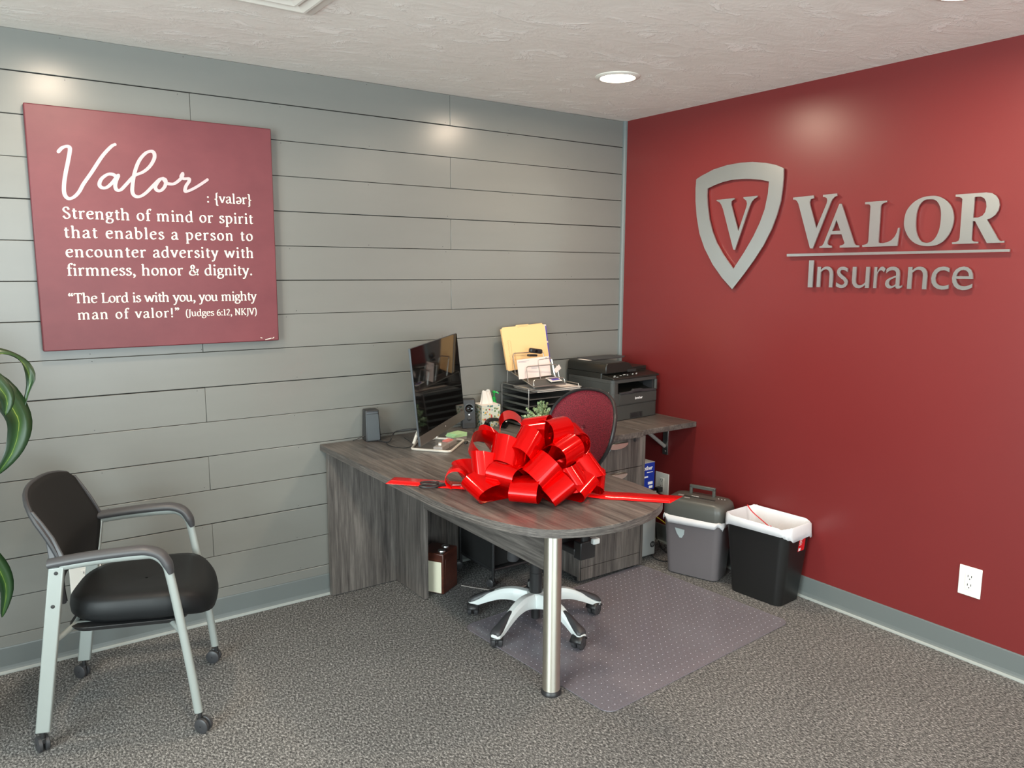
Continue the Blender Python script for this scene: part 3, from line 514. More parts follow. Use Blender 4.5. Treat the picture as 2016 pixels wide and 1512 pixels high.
# ------------------------------------------------------------------ power outlets
def outlet(label, loc, rz, w_=.087, h_=.123, plug=False):
    t = thing('wall_outlet', label, 'outlet', loc, rz)   # local: plate faces -y, base at plate bottom
    obj('cover_plate', MB().bx(-w_/2, w_/2, -.006, -.0005, 0, h_), 'white', t, bevel=.0025)
    obj('receptacle', MB().bx(-.017, .017, -.0085, -.006, h_/2-.034, h_/2+.034), 'white', t, bevel=.001)
    s = MB()
    for dz in (.018, -.018):
        for dx in (-.0065, .0065): s.bx(dx-.0012, dx+.0012, -.0092, -.0084, h_/2+dz, h_/2+dz+.009)
        s.lathe([(.0024, 0), (.0024, .0008)], 8, (0, -.0084, h_/2+dz-.007), (0, -1, 0))
    obj('slots', s, 'slot', t)
    return t
outlet('white power outlet low on the red wall at the right edge', (0, -2.0925, .272), -pi/2)
outlet('white power outlet on the grey wall seen through the guest chair', (-2.925, 0, .262), 0, .115, .125)
t = outlet('white power outlet on the red wall between blue carton and paper shredder', (0, -.388, .285), -pi/2, .105, .128)
obj('plug', MB().bx(-.018, .012, -.045, -.0085, .018, .044).tube([(-.003, -.044, .03), (-.003, -.07, .0), (.0, -.06, -.1), (.0, -.03, -.27)], .0035, 8), 'black', t, bevel=.003)

# ------------------------------------------------------------------ desk (peninsula with rounded end)
DX, DY = -1.534, 0
T0, T1 = .7205, .75
left = [(-1.915, -.004), (-1.915, -1.08)]
curve = [(-1.915, -1.08), (-1.898, -1.26), (-1.866, -1.41), (-1.798, -1.556), (-1.695, -1.630), (-1.565, -1.664), (-1.43, -1.655), (-1.31, -1.617), (-1.215, -1.545), (-1.168, -1.45), (-1.152, -1.33)]
cv = [(p.x, p.y) for p in smoothpts([(a, b_, 0) for a, b_ in curve], 5)]
outl = [left[0]]+cv+[(-1.152, -.004)]
desk = thing('desk', 'dark grey woodgrain peninsula desk with a rounded end and one round steel leg', 'desk', (DX, 0, 0))
w2 = lambda f: (lambda a, b_: (a-DX, b_, f))
obj('desktop', MB().prism([outl], w2(T0), w2(T1)), 'wood_y', desk, bevel=.0022, seg=2)
eb = MB(); E2 = outl[1:-1]
for k, (za, zb) in enumerate(((T0+.002, T0+.0085), (T0+.0098, T0+.016), (T0+.0175, T0+.0265))):
    P = [outl[0]]+E2
    vs = []
    for i, (a, b_) in enumerate(P):
        a2 = P[min(i+1, len(P)-1)]; a1 = P[max(i-1, 0)]; tx, ty = a2[0]-a1[0], a2[1]-a1[1]; l_ = hypot(tx, ty); nx, ny = ty/l_, -tx/l_
        if nx*(a+1.534)+ny*(b_+.8) < 0: nx, ny = -nx, -ny
        vs += [(a+nx*.0009-DX, b_+ny*.0009, za), (a+nx*.0009-DX, b_+ny*.0009, zb)]
    eb.add(vs, [(2*i, 2*i+2, 2*i+3, 2*i+1) for i in range(len(P)-1)])
obj('edge_band', eb, wood('laminate_edge', (3, 3, 60), 1.15), desk)
obj('end_panel', MB().bx(-1.893-DX, -1.175-DX, -.045, -.018, .004, T0), 'wood_z', desk, bevel=.001)
obj('side_panel', MB().bx(-.012, .012, -.335, -.046, .004, T0), 'wood_z', desk, bevel=.001)
obj('modesty_panel', MB().bx(-.010, .010, -1.29, -.3355, .458, T0), 'wood_y', desk, bevel=.001)
lg = obj('leg', MB().lathe([(.033, .018), (.033, T0-.002)], 36, (-.021, -1.335, 0)), 'nickel', desk, smooth=True)
obj('foot', MB().lathe([(.036, 0), (.039, .004), (.038, .012), (.033, .019)], 32, (-.021, -1.335, 0)), 'black', lg, smooth=True)
obj('leg_plate', MB().lathe([(.05, T0-.006), (.05, T0)], 24, (-.021, -1.335, 0)), 'nickel', desk, smooth=True)
# ------------------------------------------------------------------ return worktop, wall shelf, pedestal
rt = thing('desk_return', 'dark grey woodgrain return worktop running along the grey wall from desk to shelf', 'worktop', (-.78, 0, 0))
obj('worktop', MB().bx(-1.150+.78, -.424+.78, -.648, -.006, T0+.002, .752), 'wood_y', rt, bevel=.0018)
sh = thing('wall_shelf', 'dark grey woodgrain shelf slab fixed to the red wall beside the drawers', 'shelf', (-.21, 0, 0))
obj('shelf_board', MB().bx(-.4225+.21, -.002+.21, -.628, -.006, T0+.004, .753), 'wood_y', sh, bevel=.0018)
br = obj('bracket', MB().bx(-.0065+.21, -.0015+.21, -.425, -.385, .525, T0+.003).bx(-.26+.21, -.003+.21, -.425, -.385, T0-.002, T0+.0035), 'steel', sh, bevel=.001)
obj('brace', MB().tube([(-.21+.21, -.405, T0-.004), (-.012+.21, -.405, .575)], .011, 8), 'tray_grey', br, smooth=True)
obj('screw', MB().lathe([(.006, 0), (.005, .003)], 10, (-.0066+.21, -.405, .545), (-1, 0, 0)), 'steel', br)
pd = thing('drawer_pedestal', 'dark grey woodgrain drawer pedestal standing under the return worktop', 'drawers', (-.6, 0, 0))
X0, X1 = -.815+.6, -.382+.6
obj('cabinet_body', MB().bx(X0, X1, -.60, -.06, .035, T0+.001).bx(X1-.018, X1, -.622, -.60, .02, T0+.001).bx(X0, X0+.006, -.616, -.60, .02, T0+.001), 'wood_z', pd, bevel=.001)
def pull(zc): # D shaped pull with arched underside
    lo = [(.074*cos(a), -.033*sin(a)**.8) for a in [pi*i/12 for i in range(13)]]
    mb = MB().prism([lo], lambda a, b_: (a, -.6216, zc+b_), lambda a, b_: (a*.97, -.646, zc-.002+b_*.86)); return mb
zs = [(.562, T0-.004), (.408, .559), (.088, .405)]
for k, (za, zb) in enumerate(zs):
    d = obj('drawer', MB().bx(X0+.0075, X1-.0195, -.6215, -.601, za, zb), 'wood_z', pd, bevel=.0008)
    zc = (zb-.009, zb-.012, zb-.012)[k]
    obj('handle', pull(zc), 'nickel', d, bevel=.002, smooth=True)
    if k == 0: obj('lock', MB().lathe([(.0085, 0), (.0085, .004), (.006, .005)], 18, (-.459+.6, -.6215, zb-.012), (0, -1, 0)), 'black', d, smooth=True)
obj('plinth_panel', MB().bx(X0+.0075, X1-.0195, -.6215, -.601, .022, .085), 'wood_z', pd, bevel=.0008)
for x in (X0+.04, X1-.04):
    for y in (-.56, -.1): obj('foot', MB().lathe([(.018, 0), (.018, .036)], 12, (x, y, 0)), 'black', pd)

# ------------------------------------------------------------------ computer tower, blue carton, cables beside pedestal
t = thing('computer_tower', 'slim silver grey computer case standing on the floor beside the drawer pedestal', 'computer', (-.252, -.30, 0))
obj('case', MB().bx(-.052, .052, -.225, .205, .006, .375), 'black', t, bevel=.004)
obj('front_panel', MB().bx(-.052, .052, -.238, -.2255, .010, .372), 'tower_grey', t, bevel=.005)
lo = MB().lathe([(.0175, 0), (.0175, .0006)], 24, (.030, -.2382, .070), (0, -1, 0), cap=True)
obj('logo', lo, 'slot', t)
hp = text_mb('hp', .024, .0, shear=.3); fit(hp, lambda a, b_, d: (.019+.023*a, -.2392, .058+.025*b_)); obj('logo_letters', hp, 'tower_grey', t)
obj('foot', MB().bx(-.05, .05, -.2, -.16, 0, .0055), 'black', t); obj('foot', MB().bx(-.05, .05, .13, .17, 0, .0055), 'black', t)
t = thing('toner_carton', 'blue and white printer supply carton standing on top of the computer case', 'box', (-.238, -.43, .3755))
obj('carton', MB().bx(-.065, .050, -.075, .075, 0, .152), 'blue_box', t, bevel=.0012)
obj('top_flap', MB().bx(-.065, .050, -.075, .075, .1522, .1535), 'white', t)
q = text_mb('brother', .03, 0, bold=.001); fit(q, lambda a, b_, d: (-.062+.095*a, -.0757, .112+.024*b_)); tag(obj('lettering', q, 'white_print', t), kind='stuff')
q = MB().bx(-.01, .035, -.0758, -.0754, .097, .101).bx(-.03, .0, -.0758, -.0754, .070, .079).bx(.0, .036, -.0758, -.0754, .03, .045).bx(.008, .036, -.0758, -.0754, .008, .022); tag(obj('printed_blocks', q, 'white_print', t), kind='stuff')
def cable(name, label, pts, r, m):
    P = [Vector(p) for p in pts]; o0 = P[0].copy(); o0.z = min(p.z for p in P)-r
    o = obj(name, MB().tube(smoothpts([p-o0 for p in P], 8), r, 7), m, smooth=True); o.location = o0; return tag(o, label, 'cable')
cable('power_cable', 'black power cable looping on the carpet beside the drawer pedestal', [(-.185, -.48, .004), (-.24, -.58, .004), (-.215, -.645, .004), (-.14, -.60, .004), (-.10, -.50, .004), (-.05, -.42, .02)], .0035, 'black')
cable('network_cable', 'yellow network cable hanging behind the paper shredder', [(-.185, -.2, .30), (-.175, -.32, .245), (-.13, -.45, .20), (-.08, -.58, .12), (-.05, -.62, .03)], .003, 'yellow')
cable('power_cable', 'thin pale cable on the carpet from the brown radio towards the office chair', [(-1.31, -.29, .003), (-1.25, -.38, .003), (-1.17, -.47, .003), (-1.02, -.47, .003), (-.88, -.40, .003)], .0028, 'tray_grey')
cable('power_cable', 'black cable tangle on the desk behind the monitor', [(-1.66, -.10, .755), (-1.63, -.16, .758), (-1.57, -.11, .79), (-1.47, -.16, .80), (-1.43, -.10, .757), (-1.36, -.03, .756)], .0035, 'black')
cable('power_cable', 'thin black cable curving on the desk left of the monitor stand', [(-1.645, -.15, .754), (-1.66, -.24, .754), (-1.62, -.31, .754), (-1.56, -.27, .756), (-1.53, -.12, .757)], .002, 'black')
cable('power_cable', 'thin black cable on the desk between monitor stand and red bow', [(-1.13, -.13, .754), (-1.20, -.24, .754), (-1.26, -.36, .754), (-1.25, -.45, .754)], .002, 'black')
cable('speaker_cable', 'thin black cable behind the left desktop speaker', [(-1.70, -.06, .78), (-1.735, -.045, .765), (-1.76, -.03, .754)], .002, 'black')
# ------------------------------------------------------------------ gift bow
DT = .7503
BC = Vector((-1.535, -1.205, .79))
bow = thing('gift_bow', 'huge glossy red ribbon bow lying on the rounded end of the desk', 'bow', (BC.x, BC.y, DT))
BO = Vector((BC.x, BC.y, DT))
def loop_mb(T, W, fat, hw=.050, base=None):
    T = Vector(T); W = Vector(W).normalized(); B = base or (BC+Vector((T.x-BC.x, T.y-BC.y, 0))*.12+Vector((0, 0, .02+max(0, T.z-.9)*.18)))
    d = T-B; L_ = d.length; d.normalize(); W = (W-d*W.dot(d)*.15).normalized(); n_ = d.cross(W).normalized(); K = 44; vs = []
    for i in range(K+1):
        p = 2*pi*i/K; s_ = (1-cos(p))/2; x = L_*s_**.85; y = fat*1.45*sin(p)*s_**.3
        h = hw*(.34+.66*sin(pi/2*min(1, s_*2.4)))
        c = B+d*x+n_*y
        bend = 0
        for q in (-1, -.5, 0, .5, 1):
            v = c+W*h*q+n_*(bend*q*q)
            vs.append((v.x-BO.x, v.y-BO.y, max(v.z-BO.z, .0014)))
    return MB().add(vs, [(i*5+j, i*5+j+1, i*5+j+6, i*5+j+5) for i in range(K) for j in range(4)])
for T, W, fat in LOOPS:
    lo_ = obj('ribbon_loop', loop_mb(T, W, fat), 'ribbon', bow, smooth=True, solid=.0006, angle=80); es = lo_.modifiers.new('e', 'EDGE_SPLIT'); es.split_angle = radians(50)
obj('knot', MB().tube(smoothpts([(-.03, 0, .03), (0, 0, .055), (.03, 0, .03)], 4), .03, 12, sy=.7), 'ribbon', bow, smooth=True)
def tail(pts, hw, cut):
    P = smoothpts(pts, 8); vs = []; k = len(P)
    for i, p in enumerate(P):
        t_ = (P[min(i+1, k-1)]-P[max(i-1, 0)]); t_.z = 0; t_.normalize(); n_ = Vector((-t_.y, t_.x, 0))
        e_ = cut if i == k-1 else (cut*.0)
        vs += [tuple(p+n_*hw+t_*e_-BO), tuple(p-n_*hw-BO)]
    return MB().add(vs, [(2*i, 2*i+1, 2*i+3, 2*i+2) for i in range(k-1)])
# left tail runs over the left edge of the desk, right tail over the rounded end
obj('ribbon_tail', tail([(-1.66, -1.10, .757), (-1.74, -.99, .7525), (-1.82, -.90, .7525), (-1.875, -.835, .7525), (-1.930, -.775, .7530)], .050, .0), 'ribbon_tail', bow, smooth=True, solid=.0006)
obj('ribbon_tail', tail([(-1.42, -1.34, .757), (-1.36, -1.41, .7525), (-1.315, -1.455, .7525), (-1.255, -1.520, .7525), (-1.205, -1.575, .7530)], .050, .045), 'ribbon_tail', bow, smooth=True, solid=.0006)
# curl of the left tail beside the scissors
cu_ = MB(); vs = []
for i in range(25):
    a = -pi*.35+2*pi*.86*i/24; c = Vector((-1.775, -1.02, .795))+Vector((.62, -.45, 0)).normalized()*(.040*cos(a))*1.0+Vector((0, 0, 1))*.036*sin(a)
    Wd = Vector((.55, .80, 0)).normalized()
    for q in (-1, 1): v = c+Wd*.046*q; vs.append((v.x-BO.x, v.y-BO.y, max(v.z-BO.z, .004)))
obj('ribbon_curl', cu_.add(vs, [(2*i, 2*i+1, 2*i+3, 2*i+2) for i in range(24)]), 'ribbon_tail', bow, smooth=True, solid=.0006, angle=80)

# ------------------------------------------------------------------ scissors
t = thing('scissors', 'pair of scissors with black handles resting on the left ribbon tail', 'scissors', (-1.792, -.965, .7535), radians(-34))
for s_ in (1, -1):
    ringp = [(-.060+.031*cos(a)*1.15, s_*.023+.017*sin(a), .005) for a in [2*pi*i/20 for i in range(20)]]
    hd = obj('handle', MB().tube(ringp, .0042, 8, closed=True).tube([(-.024, s_*.014, .005), (-.004, s_*.004, .005), (.01, -s_*.001, .004)], .0052, 8), 'black', t, smooth=True)
    obj('blade', MB().prism([[(0, s_*.001-.004), (0, s_*.001+.004), (.085, -s_*.004+.001), (.085, -s_*.004-.0005)]], lambda a, b_: (a, b_, .003+s_*.001), lambda a, b_: (a, b_, .0045+s_*.001)), 'steel', t)
obj('pivot', MB().lathe([(.004, .002), (.004, .0075)], 12, (.012, 0, 0)), 'steel', t, smooth=True)

# ------------------------------------------------------------------ all-in-one monitor
th = atan2(.34, .44)
NBp = Vector((-1.640, -.492, .797)); uh = Vector((cos(.66), sin(.66), .045)).normalized(); nl_ = Vector((-sin(.66), cos(.66), 0)); ti = .079
vv = (nl_*sin(ti)+Vector((0, 0, cos(ti)))); vv = (vv-uh*vv.dot(uh)).normalized(); ww = uh.cross(vv)  # ww faces the chair side
WD, HT = .560, .438
O_ = Vector((-1.43, -.30, DT))
t = thing('monitor', 'thin black glossy all-in-one computer screen on a pale wire stand, angled on the desk', 'monitor', tuple(O_))
def PP(a, b_, c): v = NBp+uh*a+vv*b_+ww*c-O_; return (v.x, v.y, v.z)
def pbox(mb, a0, a1, b0, b1, c0, c1):
    P = [PP(a, b_, c) for a in (a0, a1) for b_ in (b0, b1) for c in (c0, c1)]
    return mb.add(P, [(0, 1, 3, 2), (4, 6, 7, 5), (0, 4, 5, 1), (2, 3, 7, 6), (0, 2, 6, 4), (1, 5, 7, 3)])
obj('housing', pbox(MB(), 0, WD, .0, HT, -.011, -.0015), 'edge_grey', t, bevel=.0015)
obj('rear_housing', pbox(MB(), .05, WD-.05, .02, .26, -.034, -.0112), 'edge_grey', t, bevel=.008)
obj('screen', pbox(MB(), .002, WD-.002, .045, HT-.002, -.0014, .0004), 'black_gloss', t)
ch = obj('chin', pbox(MB(), .0, WD, -.001, .0445, -.0014, .0008), 'chrome_bezel', t, bevel=.0006)
obj('power_mark', MB().lathe([(.003, 0), (.003, .0004)], 12, PP(.30, .022, .0008), tuple(ww)), 'white_print', ch)
bpts = [(-1.612, -.350, .0), (-1.493, -.500, 0), (-1.312, -.325, 0), (-1.400, -.215, 0)]
def rc_poly(P, r, n=5):
    out_ = []; k = len(P)
    for i in range(k):
        p0, p1, p2 = Vector(P[i-1]), Vector(P[i]), Vector(P[(i+1) % k]); a = (p0-p1).normalized()*r; b_ = (p2-p1).normalized()*r
        for j in range(n+1): s_ = j/n; out_.append((p1+a)*(1-s_)**2+p1*2*s_*(1-s_)+(p1+b_)*s_**2)
    return out_
bp_ = [(p.x-O_.x, p.y-O_.y, .0055) for p in rc_poly([bpts[0], bpts[1], bpts[2], bpts[3], (-1.505, -.215, 0)], .02)]
obj('stand_base', MB().tube(bp_, .0058, 8, closed=True), 'base_white', t, smooth=True)
obj('stand_neck', MB().tube([(-1.555-O_.x, -.265-O_.y, .006), (-1.535-O_.x, -.262-O_.y, .05), PP(.14, .10, -.030)], .008, 8), 'base_white', t, smooth=True)
obj('stand_neck', MB().tube([(-1.40-O_.x, -.215-O_.y, .006), (-1.40-O_.x, -.20-O_.y, .06), PP(.36, .10, -.030)], .008, 8), 'base_white', t, smooth=True)

# ------------------------------------------------------------------ small things under the screen
t = thing('desk_organizer', 'low grey two-part desk tray between the monitor and its wire stand', 'organizer', (-1.452, -.385, DT), radians(38))
for x0 in (-.092, .003): obj('tray_section', MB().bx(x0, x0+.089, -.022, .022, 0, .020).bx(x0+.003, x0+.086, -.019, .019, .0201, .0215), 'tray_grey', t, bevel=.003)
t = thing('sticky_notes', 'stack of green sticky notes beside the monitor stand', 'sticky notes', (-1.318, -.262, DT+.0), radians(10))
obj('note_block', MB().bx(-.040, .040, -.030, .030, 0, .014), 'tray_grey', t)
for k in range(3): obj('note_pad', MB().box((.002*k, -.001*k, .0175+.006*k), (.084-.004*k, .062, .0055), radians(5*k-4)), 'green_note', t)
t = thing('sticky_notes', 'small pink sticky note pad on the grey desk tray', 'sticky notes', (-1.425, -.362, DT+.0217), radians(30))
obj('note_pad', MB().bx(-.028, .028, -.014, .014, 0, .006), 'pink_note', t)
t = thing('eraser', 'small white eraser lying on the grey desk tray', 'eraser', (-1.500, -.418, DT+.0217), radians(60))
obj('eraser_block', MB().bx(-.014, .014, -.007, .007, 0, .010), 'white', t, bevel=.002)
t = thing('usb_dongle', 'tiny black and white plug at the corner of the monitor stand', 'plug', (-1.330, -.375, DT), radians(38))
obj('plug_body', MB().bx(-.016, .016, -.006, .006, 0, .010), 'black', t, bevel=.002)
obj('plug_tip', MB().bx(.016, .026, -.005, .005, .002, .008), 'white', t)

# ------------------------------------------------------------------ desktop speakers
def speaker(label, loc, rz, face):
    t = thing('desktop_speaker', label, 'speaker', loc, rz, 'pair of desktop speakers')
    f = lambda a, z: (a, -.040+.022*z/.15, z)
    w_ = .037
    mb = MB().add([(-w_, -.042, 0), (w_, -.042, 0), (w_, .040, 0), (-w_, .040, 0), (-w_+.004, -.020, .152), (w_-.004, -.020, .152), (w_-.004, .036, .152), (-w_+.004, .036, .152)], [(3, 2, 1, 0), (4, 5, 6, 7), (0, 1, 5, 4), (1, 2, 6, 5), (2, 3, 7, 6), (3, 0, 4, 7)])
    obj('cabinet', mb, 'black', t, bevel=.005, seg=3)
    ff = lambda a, z, o: (a, -.0425-o+.0225*z/.152, z)
    if face == 'grille':
        obj('grille', MB().prism([rrect(-.031, .031, .008, .132, .006)], lambda a, b_: ff(a, b_, 0), lambda a, b_: ff(a*(1-.08*b_/.15), b_, .003)), 'speaker_front', t)
        obj('badge_strip', MB().prism([rrect(-.029, .029, .134, .142, .002)], lambda a, b_: ff(a*.97, b_, 0), lambda a, b_: ff(a*.97, b_, .002)), 'edge_grey', t)
    else:
        n_ = Vector((0, -1, .148)).normalized()
        dr = obj('driver_ring', MB().lathe([(.023, 0), (.026, .003), (.022, .0035), (.020, .001)], 28, ff(0, .105, 0), n_, cap=False), 'edge_grey', t, smooth=True)
        obj('driver_cone', MB().lathe([(.020, .001), (.009, -.004), (.008, .000), (.001, .003)], 24, ff(0, .105, .003), n_, cap=False), 'black_gloss', dr, smooth=True)
        obj('volume_knob', MB().lathe([(.010, 0), (.010, .006), (.008, .007)], 20, ff(0, .052, 0), n_), 'black', t, smooth=True)
        obj('power_led', MB().lathe([(.003, 0), (.003, .0012)], 10, ff(0, .073, 0), n_), 'led', t)
        obj('port_slot', MB().prism([rrect(-.024, .024, .012, .030, .004)], lambda a, b_: ff(a, b_, 0), lambda a, b_: ff(a, b_, .0008)), 'slot', t)
    return t
speaker('slanted black desktop speaker with grey grille standing alone left of the monitor', (-1.672, -.052, DT), radians(-10), 'grille')
speaker('black desktop speaker with round driver beside the floral tissue box', (-1.115, -.050, DT), radians(-25), 'cone')

# ------------------------------------------------------------------ tissue box, pump bottle, headset
t = thing('tissue_box', 'cube tissue box with colourful floral print and a raised white tissue', 'tissue box', (-1.008, -.062, DT), radians(-8))
hb = .0545
obj('carton', MB().bx(-hb, hb, -hb, hb-.004, 0, .118), 'floral', t, bevel=.0008)
obj('carton_top', MB().bx(-hb+.001, hb-.001, -hb+.001, hb-.005, .1181, .1186), 'tissue', t)
def tis(u, v):
    a = 2*pi*u; r_ = .030*(1-.45*v)*(1+.22*sin(3*a+1.3)*v+.12*sin(7*a)); return (r_*cos(a)*1.2-.008*v, r_*sin(a)*.45, .1185+.068*v*(1+.10*sin(2*a+.4)))
obj('tissue', MB().grid(tis, 36, 8, True), 'tissue', t, smooth=True)
t = thing('pump_bottle', 'green pump dispenser bottle behind the floral tissue box', 'bottle', (-.935, -.022, DT))
obj('bottle', MB().lathe([(.018, 0), (.019, .004), (.019, .10), (.012, .118), (.009, .122)], 20), 'green_pump', t, smooth=True)
obj('pump', MB().lathe([(.011, .122), (.011, .140), (.004, .142), (.004, .162), (.009, .163), (.010, .172), (.006, .176)], 16).tube([(0, 0, .168), (.014, -.012, .167), (.018, -.016, .161)], .0045, 8), 'green_pump', t, smooth=True)
t = thing('headset', 'black headset lying on the desk in front of the floral tissue box', 'headset', (-1.045, -.200, DT), radians(15))
obj('headband', MB().tube(smoothpts([(-.065, 0, .03), (-.058, .01, .048), (-.02, .02, .056), (.025, .02, .052), (.06, .01, .040), (.068, 0, .028)], 5), .008, 8, sx=1, sy=1.4), 'black', t, smooth=True)
for s_ in (-1, 1): obj('ear_cup', MB().lathe([(.001, -.012), (.020, -.012), (.027, -.004), (.027, .006), (.018, .012), (.001, .012)], 22, (s_*.066, 0, .0275), (1, .3*s_, 0), cap=False), 'black_gloss', t, smooth=True)

# ------------------------------------------------------------------ letter tray tower with sorter
TX0, TX1, TY0, TY1 = -.885, -.555, -.275, -.030
tc_ = Vector(((TX0+TX1)/2, (TY0+TY1)/2, DT))
t = thing('letter_tray_tower', 'tall black mesh letter tray tower with silver wire frame on the return worktop', 'letter tray', tuple(tc_))
hx, hy = (TX1-TX0)/2, (TY1-TY0)/2
for k in range(6):
    z = .006+.036*k; m_ = MB().bx(-hx, hx, -hy, hy, z, z+.0025).bx(-hx, hx, hy-.002, hy, z, z+.022).bx(-hx, -hx+.002, -hy, hy, z, z+.014).bx(hx-.002, hx, -hy, hy, z, z+.014).bx(-hx, hx, -hy, -hy+.002, z, z+.008)
    obj('tray', m_, 'mesh_metal', t)
wf = MB()
for s_ in (-1, 1):
    for zt in (.215,):
        wf.tube(rc_poly([(s_*(hx+.003), -hy, .0), (s_*(hx+.003), -hy, zt), (s_*(hx+.003), hy, zt+.002), (s_*(hx+.003), hy, 0)], .012)[3:-3], .0022, 6)
wf.tube([(-hx, -hy, .205), (hx, -hy, .205)], .0022, 6); wf.tube([(-hx, hy, .217), (hx, hy, .217)], .0022, 6)
obj('side_frame', wf, 'wire', t, smooth=True)
# inclined sorter on top
t2 = thing('wire_sorter', 'silver wire and mesh sloping file sorter standing on top of the letter trays', 'file sorter', (-.765, -.165, DT+.217))
s0, s1 = -.100, .110; yb, yf = .115, -.125
zz = lambda y: .006+.066*(y-yf)/(yb-yf)
obj('mesh_floor', MB().add([(s0, yf, zz(yf)), (s1, yf, zz(yf)), (s1, yb, zz(yb)), (s0, yb, zz(yb)), (s0, yf, zz(yf)+.0015), (s1, yf, zz(yf)+.0015), (s1, yb, zz(yb)+.0015), (s0, yb, zz(yb)+.0015)], [(0, 1, 2, 3), (4, 7, 6, 5), (0, 4, 5, 1), (1, 5, 6, 2), (2, 6, 7, 3), (3, 7, 4, 0)]), 'mesh_metal', t2)
fr = MB().tube([(s0, yf, zz(yf)), (s1, yf, zz(yf)), (s1, yb, zz(yb)), (s0, yb, zz(yb))], .003, 6, closed=True)
fr.tube([(s0, yb, zz(yb)), (s0, yb+.004, .0)], .0022, 6).tube([(s1, yb, zz(yb)), (s1, yb+.004, .0)], .0022, 6).tube([(s0, yf, zz(yf)), (s0, yf, .0)], .0022, 6).tube([(s1, yf, zz(yf)), (s1, yf, .0)], .0022, 6)
obj('base_frame', fr, 'wire', t2, smooth=True)
for k, (yy, hh) in enumerate(((.075, .150), (.040, .112), (-.030, .105), (-.075, .085), (-.122, .034))):
    zb = zz(yy); lean = .30*hh
    pts = rc_poly([(s0, yy, zb), (s0+.004, yy+lean, zb+hh), (s1-.004, yy+lean, zb+hh), (s1, yy, zb)], .016)[3:-3]
    obj('divider', MB().tube(pts, .0026, 6), 'wire', t2, smooth=True)
obj('divider', MB().tube(rc_poly([(.0, -.050, zz(-.05)), (.0, -.02, zz(-.05)+.105), (.10, -.015, zz(-.05)+.11), (.105, -.045, zz(-.05))], .014)[3:-3], .002, 6), 'wire', t2, smooth=True)
# folder, card behind, envelope, webcam, tag, badge
def sheet(name, label, cat, loc, rz, tilt, w_, h_, m_, tabs=None, th_=.003, r=.008, roll=0):
    t_ = thing(name, label, cat, loc, rz); c_, s_ = cos(tilt), sin(tilt)
    mp_ = lambda o_: (lambda a, b_: ((a*cos(roll)-b_*sin(roll)), (a*sin(roll)+b_*cos(roll))*s_+o_*c_, (a*sin(roll)+b_*cos(roll))*c_-o_*s_))
    return t_, mp_
t3, mp_ = sheet('file_folder', 'manila file folder with pencilled notes standing at the back of the wire sorter', 'folder', (-.752, -.088, 1.046), radians(2), radians(11), .295, .24, 'manila', roll=radians(3.5))
fo = [(-.148, .006), (-.142, 0), (.142, 0), (.148, .006), (.150, .214), (.140, .226), (.045, .228), (.038, .236), (-.045, .238), (-.05, .232), (-.138, .234), (-.150, .222)]
obj('front_flap', MB().prism([fo], mp_(-.006), mp_(-.0075)), 'manila', t3)
fo2 = [(-.146, .006), (.146, .006), (.146, .232), (.05, .233), (.045, .226), (-.146, .226)]
obj('back_flap', MB().prism([fo2], mp_(.0065), mp_(.005)), 'manila', t3)
obj('inner_papers', MB().prism([[(-.14, .004), (.150, .004), (.150, .215), (-.14, .215)]], mp_(.0045), mp_(-.0055)), 'paper', t3)
ik = MB(); rr = random.Random(5)
for (x, y0, y1) in ((-.118, .055, .165), (-.102, .035, .165), (-.085, .05, .10)):
    pts = []; n_ = int((y1-y0)/.0035)
    for i in range(n_): pts.append((x+rr.uniform(-.004, .004)+.02*(i/n_-.5)*.2, y0+(y1-y0)*i/n_, 0))
    ik.ribbon(pts, .0005)
for yy in (.232, .2255):
    pts = [(-.038+.0022*i, yy+rr.uniform(-.0016, .0016), 0) for i in range(34)]; ik.ribbon(pts, .0004)
F = mp_(-.0079); ik.v = [F(v[0], v[1]) for v in ik.v]; obj('handwriting', ik, 'ink', t3)
t3, mp_ = sheet('divider_card', 'purple edged card sticking out behind the manila folder', 'card', (-.745, -.066, 1.047), radians(2), radians(10), .3, .24, 'purple', roll=radians(2))
obj('card', MB().prism([[(.0, 0), (.168, 0), (.170, .222), (.162, .224), (0, .224)]], mp_(0), mp_(.002)), 'paper', t3)
obj('purple_band', MB().prism([[(.160, .01), (.1675, .01), (.1685, .12), (.161, .12)]], mp_(-.0002), mp_(-.0006)).prism([[(.161, .13), (.1687, .13), (.169, .215), (.162, .215)]], mp_(-.0002), mp_(-.0006)), 'purple', t3)
t3, mp_ = sheet('envelope', 'pinkish white envelope with faint print leaning in the middle of the wire sorter', 'envelope', (-.795, -.205, 1.012), radians(4), radians(12), .22, .10, 'envelope')
obj('envelope_sheet', MB().prism([[(-.112, -.004), (.112, .0), (.112, .104), (-.112, .098)]], mp_(0), mp_(-.002)), 'envelope', t3)
ik = MB()
for (x0, x1, y) in ((-.105, -.03, .088), (-.105, -.05, .083), (-.02, .03, .052), (-.02, .02, .045), (.0, .03, .059)): ik.ribbon([(x0, y, 0), (x1, y, 0)], .0011)
ik.add([(.085, .088, 0), (.10, .088, 0), (.10, .098, 0), (.085, .098, 0)], [(0, 1, 2, 3)])
F = mp_(-.0024); ik.v = [F(v[0], v[1]) for v in ik.v]; obj('printing', ik, 'ink_grey', t3)
t3 = thing('webcam', 'black webcam perched on the envelope in the wire sorter', 'webcam', (-.775, -.165, 1.115), radians(5))
obj('camera_body', MB().box((.012, 0, .030), (.086, .026, .026), mtx=Matrix.Rotation(radians(9), 3, 'Y')), 'black', t3, bevel=.009, seg=3)
